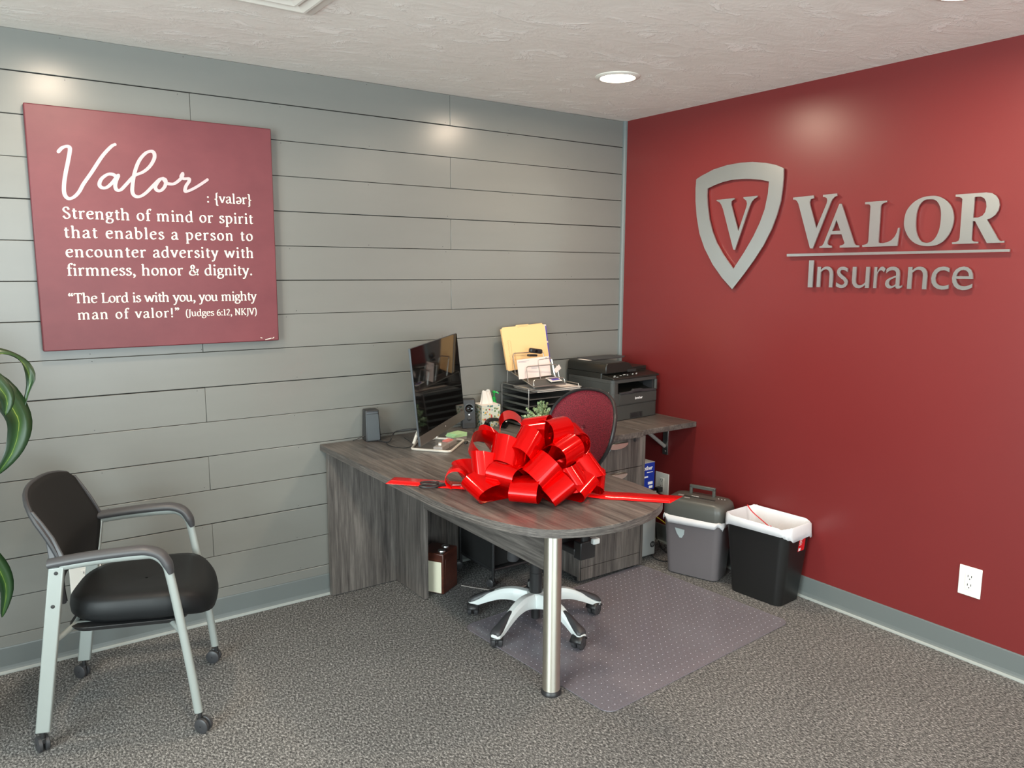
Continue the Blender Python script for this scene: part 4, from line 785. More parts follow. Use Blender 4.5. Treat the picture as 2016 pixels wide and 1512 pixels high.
obj('lens', MB().lathe([(.008, 0), (.008, .003), (.005, .003)], 16, (.006, -.0128, .030), (0, -1, 0)), 'black_gloss', t3, smooth=True)
obj('clip', MB().box((-.012, .0, .008), (.060, .020, .012), mtx=Matrix.Rotation(radians(4), 3, 'Y')), 'black', t3, bevel=.003)
t3 = thing('price_tag', 'cream paper tag hanging at the front of the wire sorter', 'tag', (-.690, -.262, 1.038), radians(0))
obj('tag_card', MB().box((0, 0, .016), (.042, .0012, .026), mtx=Matrix.Rotation(radians(-35), 3, 'Y')), 'envelope', t3)
t3 = thing('badge_holder', 'purple and white badge lying in the front of the wire sorter', 'badge', (-.700, -.245, .990), radians(4))
obj('holder', MB().box((0, 0, .006), (.080, .050, .004), mtx=Matrix.Rotation(radians(18), 3, 'X')), 'paper', t3, bevel=.002)
obj('purple_print', MB().box((.004, -.001, .0092), (.052, .030, .0010), mtx=Matrix.Rotation(radians(18), 3, 'X')), 'purple', t3)
t3 = thing('paper_stack', 'stack of white and grey papers on the top letter tray', 'papers', (-.70, -.165, DT+.189), 0)
rr = random.Random(3)
for k in range(5):
    z = .0013*k; obj('sheet', MB().box((rr.uniform(-.004, .006)+.012, rr.uniform(-.012, .0)-.004, z*2+.0012), (.285, .222, .0012), radians(rr.uniform(-3, 3))), 'paper' if k != 2 else 'tray_grey', t3)
t3 = thing('marker_pen', 'white marker pen with a black band leaning beside the printer', 'pen', (-.520, -.270, DT))
obj('pen_body', MB().tube([(-.005, 0, .006), (-.035, -.010, .19)], .006, 10), 'white', t3, smooth=True)
obj('pen_band', MB().tube([(-.0305, -.0085, .162), (-.032, -.009, .172)], .0064, 10), 'black', t3, smooth=True)
t3 = thing('storage_cup', 'translucent grey storage cup beside the letter trays', 'cup', (-.500, -.190, DT))
obj('cup', MB().lathe([(.028, 0), (.040, .002), (.046, .165), (.044, .165), (.038, .004)], 24, cap=False), 'tray_grey', t3, smooth=True)

# ------------------------------------------------------------------ sage desk plant
t = thing('desk_plant', 'small bushy sage green plant in front of the letter trays', 'plant', (-.862, -.345, DT))
obj('pot', MB().lathe([(.024, 0), (.030, .002), (.036, .050), (.033, .050), (.030, .044), (.001, .044)], 20, cap=False), 'white', t, smooth=True)
fo = MB(); stm = MB(); rr = random.Random(11)
for i in range(80):
    a = rr.uniform(0, 2*pi); el = rr.uniform(.15, 1.5); L_ = rr.uniform(.05, .115)*(.75+.35*sin(el)); d = Vector((cos(a)*cos(el)*1.15, sin(a)*cos(el)*.8, sin(el)))
    p0 = Vector((0, 0, .045)); P = [p0+d*L_*s_+Vector((0, 0, -.018*s_*s_*cos(el))) for s_ in (0, .33, .66, 1)]
    stm.tube(P, .0008, 4)
    for s_ in [k/9 for k in range(2, 10)]:
        c = p0+d*L_*s_+Vector((0, 0, -.018*s_*s_*cos(el)))
        for q in range(3):
            n_ = Vector((rr.gauss(0, 1), rr.gauss(0, 1), rr.gauss(0, 1))).normalized(); m_ = n_.orthogonal().normalized(); k_ = n_.cross(m_); r_ = rr.uniform(.0045, .0078); c2 = c+n_*.005
            fo.add([c2+m_*r_*1.3, c2+k_*r_, c2-m_*r_*1.3, c2-k_*r_], [(0, 1, 2, 3)])
tag(obj('foliage', fo, 'sage', t), kind='stuff'); tag(obj('stems', stm, 'sage', t), kind='stuff')

# ------------------------------------------------------------------ printer
pr = thing('printer', 'dark grey multifunction laser printer with black scanner lid on the worktop corner', 'printer', (-.405, -.385, DT), radians(4))
PW, PD = .372, .362   # width, depth
def rb(x0, x1, y0, y1, z0, z1, m_, r, name, parent=pr, bev=.002):
    return obj(name, MB().prism([rrect(x0, x1, y0, y1, r)], lambda a, b_: (a, b_, z0), lambda a, b_: (a, b_, z1)), m_, parent, bevel=bev)
rb(.004, PW-.004, .006, PD-.004, .0, .006, 'slot', .02, 'foot_pad')
rb(0, PW, 0, PD, .006, .086, 'printer_grey', .022, 'paper_cassette')
rb(0, PW, 0, PD, .0872, .1535, 'printer_grey', .022, 'body')
obj('body_side', MB().prism([rrect(0, .056, 0, PD, .022)], lambda a, b_: (a, b_, .1535), lambda a, b_: (a, b_, .2125)), 'printer_grey', pr)
obj('body_side', MB().prism([rrect(PW-.022, PW, 0, PD, .010)], lambda a, b_: (a, b_, .1535), lambda a, b_: (a, b_, .2125)), 'printer_grey', pr)
obj('body_rear', MB().bx(.02, PW-.01, .16, PD-.01, .1535, .2125), 'slot', pr)
rb(0, PW, 0, PD, .2125, .232, 'printer_grey', .022, 'upper_body')
f = obj('output_slope', MB().add([(.03, .004, .154), (PW-.01, .004, .154), (PW-.01, .16, .192), (.03, .16, .192)], [(0, 1, 2, 3)]), 'printer_black', pr)
obj('output_ledge', MB().prism([[(.058, .150), (PW-.020, .150), (PW-.020, .160), (.25, .166), (.225, .172), (.165, .172), (.150, .162), (.058, .160)]], lambda a, b_: (a, .008, b_), lambda a, b_: (a, -.006, b_)), 'dark_grey', f, bevel=.001)
obj('side_rib', MB().bx(PW-.036, PW-.030, .01, .08, .160, .210), 'dark_grey', f)
obj('front_door', MB().bx(.054, PW-.014, -.0035, .0005, .0925, .148), 'printer_grey', pr, bevel=.0015)
q = text_mb('brother', .03, .0, bold=.0012); fit(q, lambda a, b_, d: (.178+.062*a, -.0040, .113+.0145*b_)); tag(obj('lettering', q, 'white_print', pr), kind='stuff')
obj('door_latch', MB().bx(.155, .235, -.006, .0, .150, .159), 'black', pr, bevel=.002)
obj('cassette_grip', MB().bx(.145, .245, -.0015, .004, .010, .040), 'slot', pr)
obj('grip_window', MB().bx(.150, .205, -.0022, .0, .014, .034).bx(.222, .236, -.0022, 0, .012, .036), 'black', pr)
obj('side_handle', MB().bx(-.0012, .003, .175, .275, .150, .172), 'slot', pr)
obj('side_latch', MB().bx(-.002, .002, .028, .031, .135, .165), 'tray_grey', pr)
cp = obj('control_panel', MB().add([(.0, -.004, .232), (PW+.004, -.004, .232), (PW+.004, .085, .232), (.0, .085, .232), (.0, -.002, .243), (PW+.004, -.002, .243), (PW+.004, .085, .256), (.0, .085, .256)], [(3, 2, 1, 0), (4, 5, 6, 7), (0, 1, 5, 4), (1, 2, 6, 5), (2, 3, 7, 6), (3, 0, 4, 7)]), 'printer_black', pr, bevel=.003)
pz = lambda y: .2432+.013*(y+.002)/.087
bt = MB()
for (x, y, w_) in ((.03, .02, .012), (.045, .012, .010), (.05, .035, .008), (.09, .03, .012), (.125, .038, .016), (.145, .028, .008), (.19, .03, .006), (.205, .042, .006), (.22, .03, .006), (.235, .042, .006)): bt.bx(x, x+w_, y, y+.006, pz(y)+.0002, pz(y)+.0016)
obj('buttons', bt, 'pale_base', cp)
obj('display', MB().bx(.14, .20, .052, .076, pz(.06)-.001, pz(.07)+.0018), 'black_gloss', cp)
rb(.0, PW, .086, PD, .2325, .262, 'printer_black', .01, 'scanner_lid', bev=.004)
lid = [(0, .262), (0, .300), (.006, .314), (.018, .320), (.155, .320), (.185, .312), (.235, .270), (.24, .262)]
ad = obj('document_feeder', MB().prism([lid], lambda a, b_: (a, .052, b_), lambda a, b_: (a, PD-.004, b_)), 'printer_black', pr, bevel=.004)
obj('label_strip', MB().bx(.024, .050, PD-.15, PD-.060, .3203, .3212), 'paper', ad)
obj('feeder_exit', MB().bx(.17, .236, .046, .0515, .262, .276), 'slot', ad)
rb(.245, PW+.002, .090, PD-.02, .263, .280, 'printer_black', .008, 'output_tray', bev=.004)
obj('input_tray', MB().bx(.06, .30, .20, PD-.02, .3205, .3245).add([(.30, .20, .321), (.355, .24, .321), (.335, PD-.03, .321), (.30, PD-.02, .321), (.30, .20, .324), (.355, .24, .324), (.335, PD-.03, .324), (.30, PD-.02, .324)], [(0, 1, 2, 3), (7, 6, 5, 4), (0, 4, 5, 1), (1, 5, 6, 2), (2, 6, 7, 3), (3, 7, 4, 0)]), 'dark_grey', pr)
# ------------------------------------------------------------------ casters
def caster(parent, x, y, ang, r=.026, w_=.020, top=.075, hood=True, m1='black', rr_=.030):
    o = bpy.data.objects.new('caster', None)   # placeholder replaced by mesh below
    bpy.data.objects.remove(o)
    c, s_ = cos(ang), sin(ang); off = .012
    cx, cy = x-off*c, y-off*s_
    st_ = obj('caster', MB().tube([(x, y, r+.008), (x, y, top)], .0075, 10).box((x-off*.5*c, y-off*.5*s_, r+.014), (.030, .012, .018), ang), m1, parent, bevel=.002)
    for q in (-1, 1):
        wx, wy = cx-s_*q*w_*.62, cy+c*q*w_*.62
        obj('wheel', MB().lathe([(.002, -w_*.45), (r*.8, -w_*.45), (r, -w_*.28), (r, w_*.28), (r*.8, w_*.45), (.002, w_*.45)], 26, (wx, wy, r), (-s_*q, c*q, 0), cap=False), 'dark_grey', st_, smooth=True)
    if hood:
        pts = []
        hm = MB().grid(lambda u, v: (cx+c*(rr_*cos(radians(20+150*v)))*1.0-s_*(u-.5)*w_*2.2, cy+s_*(rr_*cos(radians(20+150*v)))+c*(u-.5)*w_*2.2, r+rr_*sin(radians(20+150*v))), 3, 12)
        obj('hood', hm, m1, st_, smooth=True, solid=.003)
    return st_

# ------------------------------------------------------------------ office chair
oc = thing('office_chair', 'maroon mesh-back office chair on a pale five-star base behind the desk', 'chair', (-1.25, -.83, .0046))
A0 = [radians(a) for a in (-88, -16, 56, 128, 200)]
hub = obj('base_hub', MB().lathe([(.040, .078), (.046, .085), (.046, .125), (.038, .140), (.030, .144)], 28), 'pale_base', oc, smooth=True)
for i, a in enumerate(A0):
    prof = [(.035, .112), (.10, .124), (.16, .116), (.22, .092), (.27, .066), (.305, .0555), (.318, .0555)]
    hw = [.026, .024, .022, .021, .022, .024, .014]; hh = [.034, .027, .023, .020, .015, .009, .006]
    vs = []; P = smoothpts([(r_, 0, z) for r_, z in prof], 4); k = len(P)
    for j, p in enumerate(P):
        u = j/4; lo = min(int(u), 5); fr_ = u-lo; w_ = hw[lo]*(1-fr_)+hw[min(lo+1, 6)]*fr_; h_ = hh[lo]*(1-fr_)+hh[min(lo+1, 6)]*fr_
        for (q, z) in ((-1, -1), (-1, .35), (-.6, 1), (.6, 1), (1, .35), (1, -1)):
            x, y = p.x, q*w_*(1 if z < .9 else .95); vs.append((x*cos(a)-y*sin(a), x*sin(a)+y*cos(a), p.z+z*h_))
    fs = [(j*6+m_, j*6+(m_+1) % 6, (j+1)*6+(m_+1) % 6, (j+1)*6+m_) for j in range(k-1) for m_ in range(6)]+[(5, 4, 3, 2, 1, 0), tuple((k-1)*6+m_ for m_ in range(6))]
    arm = obj('base_arm', MB().add(vs, fs), 'pale_base', oc, bevel=.003, smooth=True)
    j0 = 10; vs = []
    for j in range(j0, k):
        p = P[j]; s_ = (j-j0)/(k-1-j0); u = j/4; lo = min(int(u), 5); fr_ = u-lo; w_ = hw[lo]*(1-fr_)+hw[min(lo+1, 6)]*fr_; h_ = hh[lo]*(1-fr_)+hh[min(lo+1, 6)]*fr_
        bul = .017*max(0, sin(pi*min(1, s_*1.02)))**.8
        for (q, z) in ((-.92, .0), (-.86, .6), (-.5, 1), (.5, 1), (.86, .6), (.92, .0)):
            x, y = p.x-(.004 if j == k-1 else 0), q*w_*(.5+.62*min(1, s_*1.8))*(1 if j < k-1 else .7); vs.append((x*cos(a)-y*sin(a), x*sin(a)+y*cos(a), p.z+h_*.75+(.004+bul)*z))
    n_ = k-j0; fs = [(j*6+m_, j*6+(m_+1) % 6, (j+1)*6+(m_+1) % 6, (j+1)*6+m_) for j in range(n_-1) for m_ in range(6)]+[(5, 4, 3, 2, 1, 0), tuple((n_-1)*6+m_ for m_ in range(6))]
    obj('end_cap', MB().add(vs, fs), 'dark_grey', arm, smooth=True, angle=60)
    caster(oc, .297*cos(a), .297*sin(a), a+(1.9, .5, 2.6, -1.3, .7)[i], r=.0265, w_=.024, top=.056, rr_=.030)
col = obj('gas_column', MB().lathe([(.020, .022), (.020, .080), (.001, .081)], 20, cap=False).lathe([(.029, .140), (.029, .235), (.027, .237), (.027, .40), (.020, .405)], 24), 'black', oc, smooth=True)
obj('lever_tip', MB().bx(.010, .045, -.372, -.351, .468, .492), 'pale_base', oc, bevel=.005)
obj('mechanism', MB().bx(-.10, .10, -.06, .06, .395, .432).bx(-.12, .02, -.02, .02, .36, .40), 'black', oc, bevel=.008)
obj('tension_knob', MB().lathe([(.014, -.04), (.014, 0), (.024, .004), (.026, .016), (.022, .018), (.0245, .022), (.027, .075), (.022, .080)], 20, (-.062, .090, .350), (.10, .15, -1)), 'dark_grey', oc, smooth=True, angle=25)
def cushion(mb, x0, x1, y0, y1, z0, z1, r=.07, dome=.012, nx=0):
    L = rrect(x0, x1, y0, y1, r, 6); n_ = len(L); cx, cy = (x0+x1)/2, (y0+y1)/2
    rings = [(.90, z0), (.97, z0+(z1-z0)*.15), (1.0, z0+(z1-z0)*.45), (.985, z0+(z1-z0)*.8), (.94, z1-.002), (.75, z1+dome*.5), (.4, z1+dome), (.02, z1+dome)]
    vs = [(cx+(a-cx)*k, cy+(b_-cy)*k, z) for k, z in rings for a, b_ in L]
    fs = [(j*n_+i, j*n_+(i+1) % n_, (j+1)*n_+(i+1) % n_, (j+1)*n_+i) for j in range(len(rings)-1) for i in range(n_)]+[tuple(range(n_-1, -1, -1))]
    return mb.add(vs, fs)
obj('seat', cushion(MB(), -.235, .225, -.235, .235, .432, .495), 'black_fabric', oc, smooth=True, angle=60)
for s_ in (-1, 1):
    ar = obj('armrest', MB().bx(-.045, .045, s_*.12, s_*.315, .418, .446).bx(-.040, .040, s_*.305, s_*.350, .405, .48).tube([(.0, s_*.330, .46), (.0, s_*.335, .54), (.02, s_*.335, .62)], .018, 10, sx=1.4, sy=.7), 'black', oc, bevel=.004)
    obj('arm_pad', MB().bx(-.11, .13, s_*.330-.038, s_*.330+.038, .622, .646), 'black', ar, bevel=.01, seg=3)
# back: shield-like rounded frame with woven mesh
def bo(a):  # outline in (y,z) around centre
    c, s_ = cos(a), sin(a); wy = .222 if s_ >= -.2 else .222*(1-.22*(-s_-.2)); k = 2.35 if s_ > 0 else 2.0
    return (wy*abs(c)**(2/k)*(1 if c > 0 else -1), .86+(.168 if s_ > 0 else .205)*abs(s_)**(2/k)*(1 if s_ > 0 else -1))
bx_ = lambda y, z: .275+.05*(z-.86)/.17-.9*y*y*.9+.10*(z-.86)**2*3
ring = [(bx_(*bo(2*pi*i/56)), *bo(2*pi*i/56)) for i in range(56)]
obj('back_frame', MB().tube(ring, .0085, 8, closed=True, sx=1.2, sy=.9), 'black', oc, smooth=True)
def bm_(u, v):
    y, z = bo(2*pi*u); y *= v*.985; z = .86+(z-.86)*v*.985; return (bx_(y, z)-.002-.010*(1-v*v), y, z)
obj('back_mesh', MB().grid(lambda u, v: bm_(u, max(v, .01)), 56, 12, True), 'maroon_mesh', oc, smooth=True, solid=.002)
obj('back_spine', MB().tube(smoothpts([(.10, 0, .415), (.22, 0, .42), (.30, 0, .50), (.325, 0, .68), (.325, 0, .84)], 5), .022, 10, sx=.6, sy=1.2), 'black', oc, smooth=True)
obj('lumbar_bar', MB().tube([(bx_(.2, .78)+.015, -.20, .80), (.315, -.08, .78), (.32, .08, .78), (bx_(.2, .78)+.015, .20, .80)], .010, 8), 'black', oc, smooth=True)

# ------------------------------------------------------------------ black rolling file cart and radio under the desk
t = thing('file_cart', 'black tubular rolling file cart with dark panels under the return worktop', 'cart', (-1.02, -.22, 0))
a0, a1, b0, b1 = -.165, .155, -.170, .140
for x in (a0, a1):
    for y in (b0, b1):
        obj('post', MB().tube([(x, y, .050), (x, y, .60)], .0085, 10), 'black', t, smooth=True)
        caster(t, x, y, random.uniform(0, 6), r=.020, w_=.014, top=.055, hood=False)
for z in (.085, .59):
    obj('rail', MB().tube([(a0, b0, z), (a1, b0, z), (a1, b1, z), (a0, b1, z)], .008, 8, closed=True), 'black', t, smooth=True)
obj('side_panel', MB().bx(a0-.003, a0+.003, b0+.008, b1-.008, .094, .582), 'black_fabric', t)
obj('side_panel', MB().bx(a1-.003, a1+.003, b0+.008, b1-.008, .094, .582), 'black_fabric', t)
obj('front_panel', MB().bx(a0+.008, a1-.008, b0+.02, b0+.024, .10, .56), 'black_fabric', t)
obj('floor_panel', MB().bx(a0+.008, a1-.008, b0+.008, b1-.008, .088, .092), 'black', t)
t = thing('radio', 'small brown wooden radio with cream front and two round knobs under the desk', 'radio', (-1.441, -.337, 0), radians(31))
# local +x along the visible side, local +y along the cream front (to the left in view)
obj('wood_case', MB().bx(0, .145, .0, .140, .002, .205), 'brown_wood', t, bevel=.004)
obj('front_panel', MB().bx(-.004, -.0002, .010, .132, .008, .165), 'cream', t, bevel=.002)
obj('recess_panel', MB().bx(.022, .122, -.0016, -.0001, .035, .175), 'brown_wood', t, bevel=.001)
for x, y in ((.040, .030), (.105, .045)): obj('knob', MB().lathe([(.019, .205), (.020, .208), (.018, .213), (.012, .2145), (.001, .215)], 20, (x, y, 0), cap=False), 'steel', t, smooth=True)
obj('corner_mount', MB().bx(.004, .020, .006, .020, .206, .209), 'steel', t)

# ------------------------------------------------------------------ chair mat
ma = radians(4.2); t = thing('chair_mat', 'translucent studded vinyl floor mat under the office chair', 'mat', (-.922, -1.083, 0), ma)
mw, mh = .588, .444
obj('vinyl_sheet', MB().prism([rrect(-mw, mw, -mh, mh, .045, 8)], lambda a, b_: (a, b_, .0012), lambda a, b_: (a, b_, .0042)), 'vinyl', t)
rim = [(a, b_, .0035) for a, b_ in rrect(-mw, mw, -mh, mh, .045, 8)]
obj('rim', MB().tube(rim, .0016, 5, closed=True), M['vinyl'], t, smooth=True)
cl = MB(); nx, ny = 35, 26
for i in range(nx):
    for j in range(ny):
        x = -mw+.03+(2*mw-.06)*i/(nx-1); y = -mh+.03+(2*mh-.06)*j/(ny-1)+(.0 if i % 2 else .0)
        cl.lathe([(.0001, .0050), (.0023, .0044)], 6, (x, y, 0), cap=False)
tag(obj('cleats', cl, 'cleat', t), kind='stuff')

# ------------------------------------------------------------------ paper shredder
t = thing('paper_shredder', 'grey paper shredder with carry handle and white liner edge by the red wall', 'shredder', (-.196, -.838, 0), radians(-71))
# local +x runs along the front face from left to right in view, local -y faces the room
def taper(L0, L1, z0, z1, steps=1):
    n_ = len(L0); vs = [(a, b_, z0) for a, b_ in L0]+[(a, b_, z1) for a, b_ in L1]
    return MB().add(vs, [(i, (i+1) % n_, (i+1) % n_+n_, i+n_) for i in range(n_)]+[tuple(range(n_-1, -1, -1)), tuple(range(n_, 2*n_))])
sb_ = rrect(-.138, .138, -.080, .080, .035, 6); st_ = rrect(-.158, .158, -.098, .092, .038, 6)
bd = obj('bin_body', taper(sb_, st_, .004, .305), 'bin_grey', t, bevel=.003)
fy = lambda z: -.080-.018*(z-.004)/.301
wn = [(-.088, .255), (-.036, .251), (-.038, .226), (-.050, .205), (-.062, .205), (-.078, .228)]
obj('sight_window', MB().prism([wn], lambda a, b_: (a, fy(b_)-.0, b_), lambda a, b_: (a, fy(b_)-.003, b_)), 'window_clear', bd)
Ll = rrect(-.162, .162, -.102, .095, .040, 8); rr = random.Random(4); n_ = len(Ll)
lz = [(.290+.012*sin(i*.9)+rr.uniform(-.004, .004), .322+rr.uniform(-.003, .003)) for i in range(n_)]
vs = []
for i, (a, b_) in enumerate(Ll):
    w1 = 1+rr.uniform(0, .035); vs += [(a*w1, b_*w1, lz[i][0]), (a*1.03, b_*1.05, lz[i][0]+.018), (a*.99, b_*.99, lz[i][1])]
obj('bin_liner', MB().add(vs, [(3*i+k, 3*((i+1) % n_)+k, 3*((i+1) % n_)+k+1, 3*i+k+1) for i in range(n_) for k in (0, 1)]), 'liner', t, smooth=True, solid=.001)
hd = MB(); rg = [(1.0, .306), (1.03, .325), (1.03, .365), (.985, .392), (.90, .405), (.70, .412), (.02, .412)]
L = rrect(-.160, .160, -.100, .098, .045, 7); n_ = len(L)
vs = [(a*k, b_*k, z) for k, z in rg for a, b_ in L]
hd.add(vs, [(j*n_+i, j*n_+(i+1) % n_, (j+1)*n_+(i+1) % n_, (j+1)*n_+i) for j in range(len(rg)-1) for i in range(n_)]+[tuple(range(n_-1, -1, -1))])
hd_ = obj('cutter_head', hd, 'head_grey', t, smooth=True, angle=50)
obj('feed_slot', MB().bx(-.100, .095, -.034, -.022, .4118, .4135), 'slot', hd_)
obj('slot_guide', MB().bx(-.104, -.075, -.036, -.020, .4130, .4150), 'tray_grey', hd_)
obj('carry_handle', MB().bx(-.070, -.055, .030, .046, .408, .455).bx(.055, .070, .030, .046, .408, .455).bx(-.070, .070, .030, .046, .442, .460), 'head_grey', hd_, bevel=.003)
lg_ = MB()
for x in (.095, .112, .128): lg_.lathe([(.0028, 0), (.0028, .0014)], 8, (x, .02, .4115), (0, 0, 1))
lg_.bx(-.060, -.030, -.058, -.053, .411, .4125).bx(-.04, .0, -.010, -.006, .4115, .413)
obj('indicator_marks', lg_, 'white_print', hd_)

# ------------------------------------------------------------------ black waste bin with liner
t = thing('waste_bin', 'black plastic waste bin with white liner standing against the red wall', 'bin', (-.128, -1.212, 0), radians(4))
b0_ = rrect(-.092, .092, -.138, .138, .036, 7); b1_ = rrect(-.114, .114, -.176, .176, .045, 7)
def wallring(L0, L1, z0, z1, th_):
    n_ = len(L0); sh_ = lambda L: [(a*(1-th_/abs(.12)), b_*(1-th_/.18)) for a, b_ in L]
    vs = [(a, b_, z0) for a, b_ in L0]+[(a, b_, z1) for a, b_ in L1]+[(a, b_, z1) for a, b_ in sh_(L1)]+[(a, b_, z0+.004) for a, b_ in sh_(L0)]
    fs = [(k*n_+i, k*n_+(i+1) % n_, (k+1)*n_+(i+1) % n_, (k+1)*n_+i) for k in range(3) for i in range(n_)]+[tuple(range(n_-1, -1, -1)), tuple(range(3*n_, 4*n_))]
    return MB().add(vs, fs)
obj('bin_shell', wallring(b0_, b1_, .0, .378, .003), 'bin_black', t, smooth=True, angle=35)
Lr = rrect(-.116, .116, -.178, .178, .047, 9); n_ = len(Lr); rr = random.Random(9); vs = []
for i, (a, b_) in enumerate(Lr):
    s_ = i/n_*2*pi; k1 = 1.012+rr.uniform(0, .03); drop = .343+.014*sin(s_*2+.8)+rr.uniform(-.006, .006)-.010*(b_ < -.15)
    zt = .392+.005*sin(s_*3+1)+rr.uniform(-.002, .002)
    vs += [(a*k1, b_*k1, drop), (a*1.03, b_*1.022, drop+.025), (a*1.02, b_*1.015, zt-.006), (a*.99, b_*.99, zt), (a*.955, b_*.965, zt-.012), (a*.86+rr.uniform(-.005, .005), b_*.88+rr.uniform(-.006, .006), .30), (a*.74+rr.uniform(-.008, .008), b_*.76+rr.uniform(-.01, .01), .20), (a*.62, b_*.62, .06)]
K = 8; fs = [(K*i+k, K*((i+1) % n_)+k, K*((i+1) % n_)+k+1, K*i+k+1) for i in range(n_) for k in range(K-1)]+[tuple(K*i+K-1 for i in range(n_))]
obj('bin_liner', MB().add(vs, fs), 'liner', t, smooth=True, solid=.0008, angle=70)
obj('drawstring', MB().tube(smoothpts([(.075, .168, .396), (.05, .12, .376), (.01, .02, .352), (-.04, -.05, .350), (-.085, -.075, .372), (-.108, -.082, .390)], 6), .004, 6, sx=.5), 'red_pull', t, smooth=True)
# red sticker on the short side facing the room
sy = lambda z: -.138-.038*z/.378
obj('sticker', MB().prism([[(.000, .262), (.052, .262), (.052, .345), (.000, .345)]], lambda a, b_: (a, sy(b_)-.0005, b_), lambda a, b_: (a, sy(b_)-.0016, b_)), 'red', t)
q = MB()
for k in range(5): q.prism([[(.004, .325-.008*k), (.022+.004*(k % 2), .325-.008*k), (.022+.004*(k % 2), .3285-.008*k), (.004, .3285-.008*k)]], lambda a, b_: (a, sy(b_)-.0017, b_), lambda a, b_: (a, sy(b_)-.0020, b_))
q.prism([[(.003, .264), (.020, .264), (.020, .278), (.003, .278)]], lambda a, b_: (a, sy(b_)-.0017, b_), lambda a, b_: (a, sy(b_)-.0020, b_))
obj('sticker_print', q, 'white_print', t)

# ------------------------------------------------------------------ guest chair
GO = Vector((-2.833, -.527, 0)); ga = atan2(-.352, .936)
gc = thing('guest_chair', 'black guest armchair with silver legs on casters in front of the grey wall', 'chair', (GO.x, GO.y, 0), ga)
for s_ in (-1, 1):
    y = s_*.245
    # rear leg: wide flat tube leaning forward, continuing up along the backrest
    def flat(pts, w_, d_): # w_ along x, d_ along y, list of (x,z,wx)
        vs = []
        for (x, z, wx) in pts:
            for (q, p_) in ((-1, -1), (1, -1), (1, 1), (-1, 1)): vs.append((x+q*wx/2, y+p_*d_/2, z))
        k = len(pts); return MB().add(vs, [(4*j+m_, 4*j+(m_+1) % 4, 4*(j+1)+(m_+1) % 4, 4*(j+1)+m_) for j in range(k-1) for m_ in range(4)]+[(3, 2, 1, 0), tuple(4*(k-1)+m_ for m_ in range(4))])
    rl = obj('leg', flat([(-.240, .070, .044), (-.160, .628, .045)], .044, .022), 'silver', gc, bevel=.004)
    obj('back_bracket', flat([(-.160, .629, .046), (-.162, .66, .044), (-.178, .72, .026), (-.200, .77, .014), (-.222, .81, .008)], .03, .010).xf(lambda v: v-Vector((0, s_*.014*min(1, (v.z-.629)/.05), 0))), 'arm_grey', gc, bevel=.003)
    for z, x in ((.61, -.163), (.50, -.180)): obj('bolt', MB().lathe([(.006, 0), (.006, .002), (.003, .003)], 12, (x+.002, y+s_*.011, z), (0, s_, 0)), 'slot', rl)
    # front leg rising into the arm
    P = smoothpts([(.236, y, .070), (.222, y, .20), (.196, y, .40), (.172, y, .565), (.158, y, .612), (.128, y, .640), (.09, y, .644), (-.03, y, .640), (-.15, y, .628)], 5)
    obj('leg', MB().tube(P, .0125, 12, up=(0, 1, 0), sx=.85, sy=1.15), 'silver', gc, smooth=True)
    P = smoothpts([(.176, y, .575), (.168, y, .606), (.148, y, .640), (.115, y, .657), (.07, y, .661), (-.05, y, .655), (-.15, y, .645), (-.185, y, .640)], 6)
    rad = [.012+.008*min(1, i/6) for i in range(len(P))]; rad[-1] = .014
    obj('armrest', MB().tube(P, rad, 14, up=(0, 1, 0), sx=1.35, sy=.78), 'arm_grey', gc, smooth=True, angle=60)
    caster(gc, .240, y, (2.6, -.3)[s_ > 0], r=.026, w_=.017, top=.074, hood=False)
    caster(gc, -.242, y, (-1.0, -.5)[s_ > 0], r=.026, w_=.017, top=.074, hood=False)
obj('seat_frame', MB().tube([(.200, -.245, .36), (.15, -.16, .375), (.15, .16, .375), (.200, .245, .36)], .010, 10).tube([(-.195, -.245, .37), (-.15, -.15, .385), (-.15, .15, .385), (-.195, .245, .37)], .010, 10).tube([(.15, -.14, .375), (-.15, -.14, .385)], .010, 8).tube([(.15, .14, .375), (-.15, .14, .385)], .010, 8), 'silver', gc, smooth=True)
def seatf():
    L = []
    for i in range(48):
        a = 2*pi*i/48; c, s_ = cos(a), sin(a); k = 2.9; x = abs(c)**(2/k)*(1 if c > 0 else -1); y = abs(s_)**(2/k)*(1 if s_ > 0 else -1)
        L.append((.050+.235*x, (.208+.025*(x > 0)*x)*y, x))
    n_ = len(L); rg = [(.80, .398), (.93, .402), (.99, .418), (1.0, .440), (.985, .460), (.94, .473), (.80, .481), (.5, .477), (.02, .473)]
    vs = []
    for k, z in rg:
        for a, b_, x in L:
            xx = .05+(a-.05)*k; wf = max(0, (xx-.17)/.1); vs.append((xx, b_*k, z-.040*wf*wf+.014*abs(b_*k/.22)**2*(z > .44)))
    return MB().add(vs, [(j*n_+i, j*n_+(i+1) % n_, (j+1)*n_+(i+1) % n_, (j+1)*n_+i) for j in range(len(rg)-1) for i in range(n_)]+[tuple(range(n_-1, -1, -1))])
obj('seat', seatf(), 'seat_vinyl', gc, smooth=True, angle=70)
obj('seat_shell', MB().prism([rrect(-.16, .20, -.18, .18, .06)], lambda a, b_: (a, b_, .372), lambda a, b_: (a*1.06, b_*1.08, .391)), 'black', gc, bevel=.004)
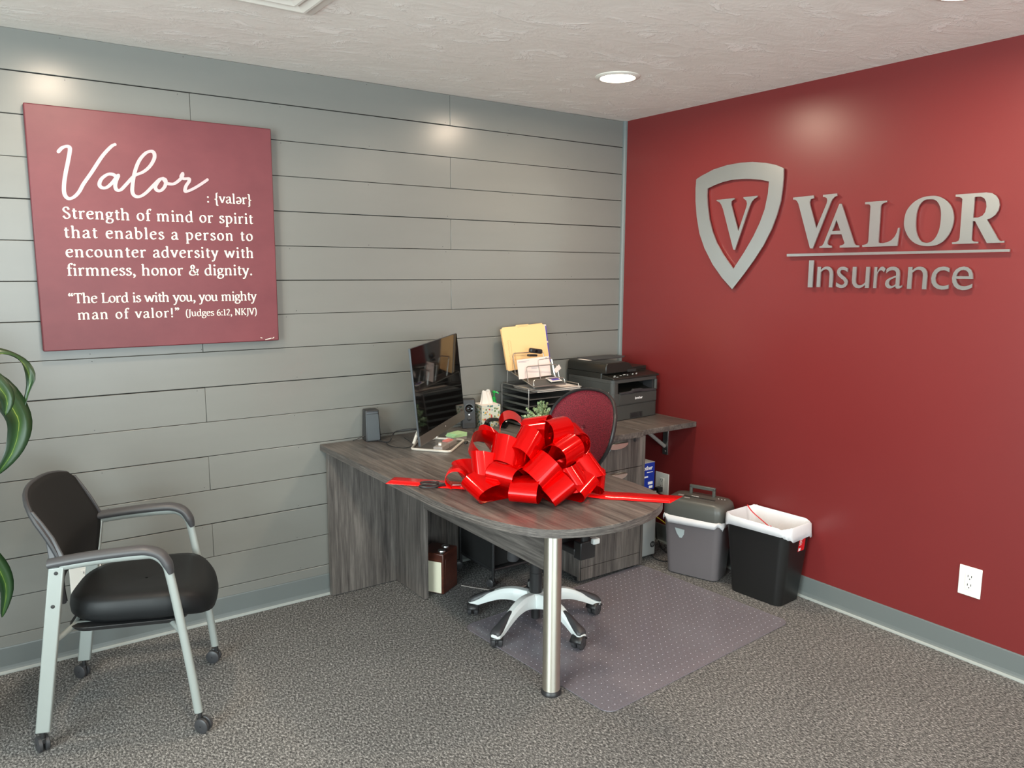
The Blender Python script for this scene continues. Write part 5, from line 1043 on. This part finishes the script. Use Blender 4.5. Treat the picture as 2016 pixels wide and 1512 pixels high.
def gb(u, v):  # u -1..1 across, v 0..1 up
    z = .485+.365*v; w_ = .236*(1-.22*max(0, (.38-v)/.38)**1.6)*(1-.12*max(0, (v-.82)/.18)**2)
    y = u*w_; x = -.192-.012*max(0, (.4-v)/.4)-.088*max(0, (v-.42)/.58)**1.25+.042*(abs(u)**2.2)
    z += -.026*(abs(u)**3)*(v > .5)*(v-.5)*2+.045*(1-abs(u)**2)*max(0, .3-v)/.3
    return (x, y, z)
obj('backrest', MB().grid(lambda u, v: gb(2*u-1, v), 21, 21), 'black_fabric', gc, smooth=True, solid=.014, angle=70)
ed = [gb(-1, v/12) for v in range(13)]+[gb(-1+2*u/12, 1) for u in range(1, 13)]+[gb(1, 1-v/12) for v in range(1, 13)]+[gb(1-2*u/12, 0) for u in range(1, 12)]
obj('back_frame', MB().tube([(x-.004, y, z) for x, y, z in ed], .0085, 8, closed=True), 'dark_grey', gc, smooth=True)

# ------------------------------------------------------------------ potted plant at the left edge
PX, PY = -3.62, -.62
pt = thing('potted_plant', 'tall leafy green plant reaching in from the left edge of the picture', 'plant', (PX, PY, 0))
obj('pot', MB().lathe([(.12, 0), (.13, .004), (.165, .30), (.172, .305), (.172, .33), (.155, .33), (.150, .29), (.001, .29)], 36, cap=False), 'pot', pt, smooth=True)
obj('soil', MB().lathe([(.001, .292), (.150, .292)], 30, cap=False), 'soil', pt)
for a, b_, c in ((.02, .01, 1.15), (-.05, .03, .85), (.03, -.05, 1.35)): obj('stem', MB().tube(smoothpts([(a*.6, b_*.6, .29), (a*1.2, b_, c*.6), (a*1.5, b_*1.5, c)], 5), .011, 10), 'stem', pt, smooth=True)
def leaf(P, wmax, up=(0, 0, 1), fold=.25, twist=0, name='leaf', wave=0):
    P = smoothpts(P, 5); k = len(P); vs = []; uvs = []; U = Vector(up)
    for i, p in enumerate(P):
        s_ = i/(k-1); t_ = (P[min(i+1, k-1)]-P[max(i-1, 0)]).normalized(); q_ = Quaternion(t_, twist*s_); n_ = q_ @ (U-t_*U.dot(t_)).normalized(); b_ = t_.cross(n_)
        w_ = wmax*(sin(pi*min(1, s_**.75))**.8)*(1 if s_ < .6 else 1)+.0015; wv = wave*sin(s_*14)
        for a in (-1, -.5, 0, .5, 1): vs.append(p+b_*w_*a+n_*(fold*w_*abs(a)+wv*a*abs(a))-Vector((PX, PY, 0))); uvs.append(((a+1)/2, s_))
    mb = MB().add(vs, [(i*5+j, i*5+j+1, i*5+j+6, i*5+j+5) for i in range(k-1) for j in range(4)])
    o = obj(name, mb, 'leaf', pt, smooth=True, solid=.0008, angle=80); me = o.data; lay = me.uv_layers.new(name='UVMap')
    for lp in me.loops: lay.data[lp.index].uv = uvs[lp.vertex_index]
    return o
# leaves seen in the photo
leaf([(-3.55, -.62, 1.16), (-3.36, -.60, 1.27), (-3.20, -.56, 1.305), (-3.120, -.55, 1.285), (-3.090, -.55, 1.215), (-3.118, -.55, 1.115)], .019, up=(.2, -.25, 1), fold=.5, twist=.5, wave=.006)
leaf([(-3.50, -.62, 1.20), (-3.33, -.59, 1.235), (-3.20, -.57, 1.205), (-3.135, -.56, 1.10), (-3.150, -.56, 1.00), (-3.205, -.56, .915)], .045, up=(.15, -1, .35), fold=.28, twist=-.3, wave=.004)
leaf([(-3.50, -.66, 1.28), (-3.34, -.68, 1.30), (-3.22, -.70, 1.255), (-3.165, -.70, 1.19), (-3.17, -.70, 1.13)], .034, up=(.3, -1, .5), fold=.3)
leaf([(-3.58, -.60, .95), (-3.42, -.60, .86), (-3.26, -.60, .68), (-3.208, -.60, .57), (-3.225, -.60, .46)], .034, up=(.4, -.9, .5), fold=.3)
leaf([(-3.56, -.62, 1.30), (-3.42, -.64, 1.46), (-3.29, -.66, 1.48), (-3.222, -.66, 1.43), (-3.213, -.66, 1.385)], .028, up=(.3, -.5, 1), fold=.3)
rr = random.Random(21)
for i in range(26):
    a = rr.uniform(pi*.45, pi*1.75); L_ = rr.uniform(.25, .42); z = rr.uniform(.65, 1.4); st0 = Vector((PX+.02, PY, z)); d = Vector((cos(a), sin(a)*.8, 0))
    leaf([st0, st0+d*L_*.35+Vector((0, 0, .10)), st0+d*L_*.75+Vector((0, 0, .09)), st0+d*L_+Vector((0, 0, -.06)), st0+d*L_*1.05+Vector((0, 0, -.16))], rr.uniform(.028, .042), fold=.25, twist=rr.uniform(-.4, .4))
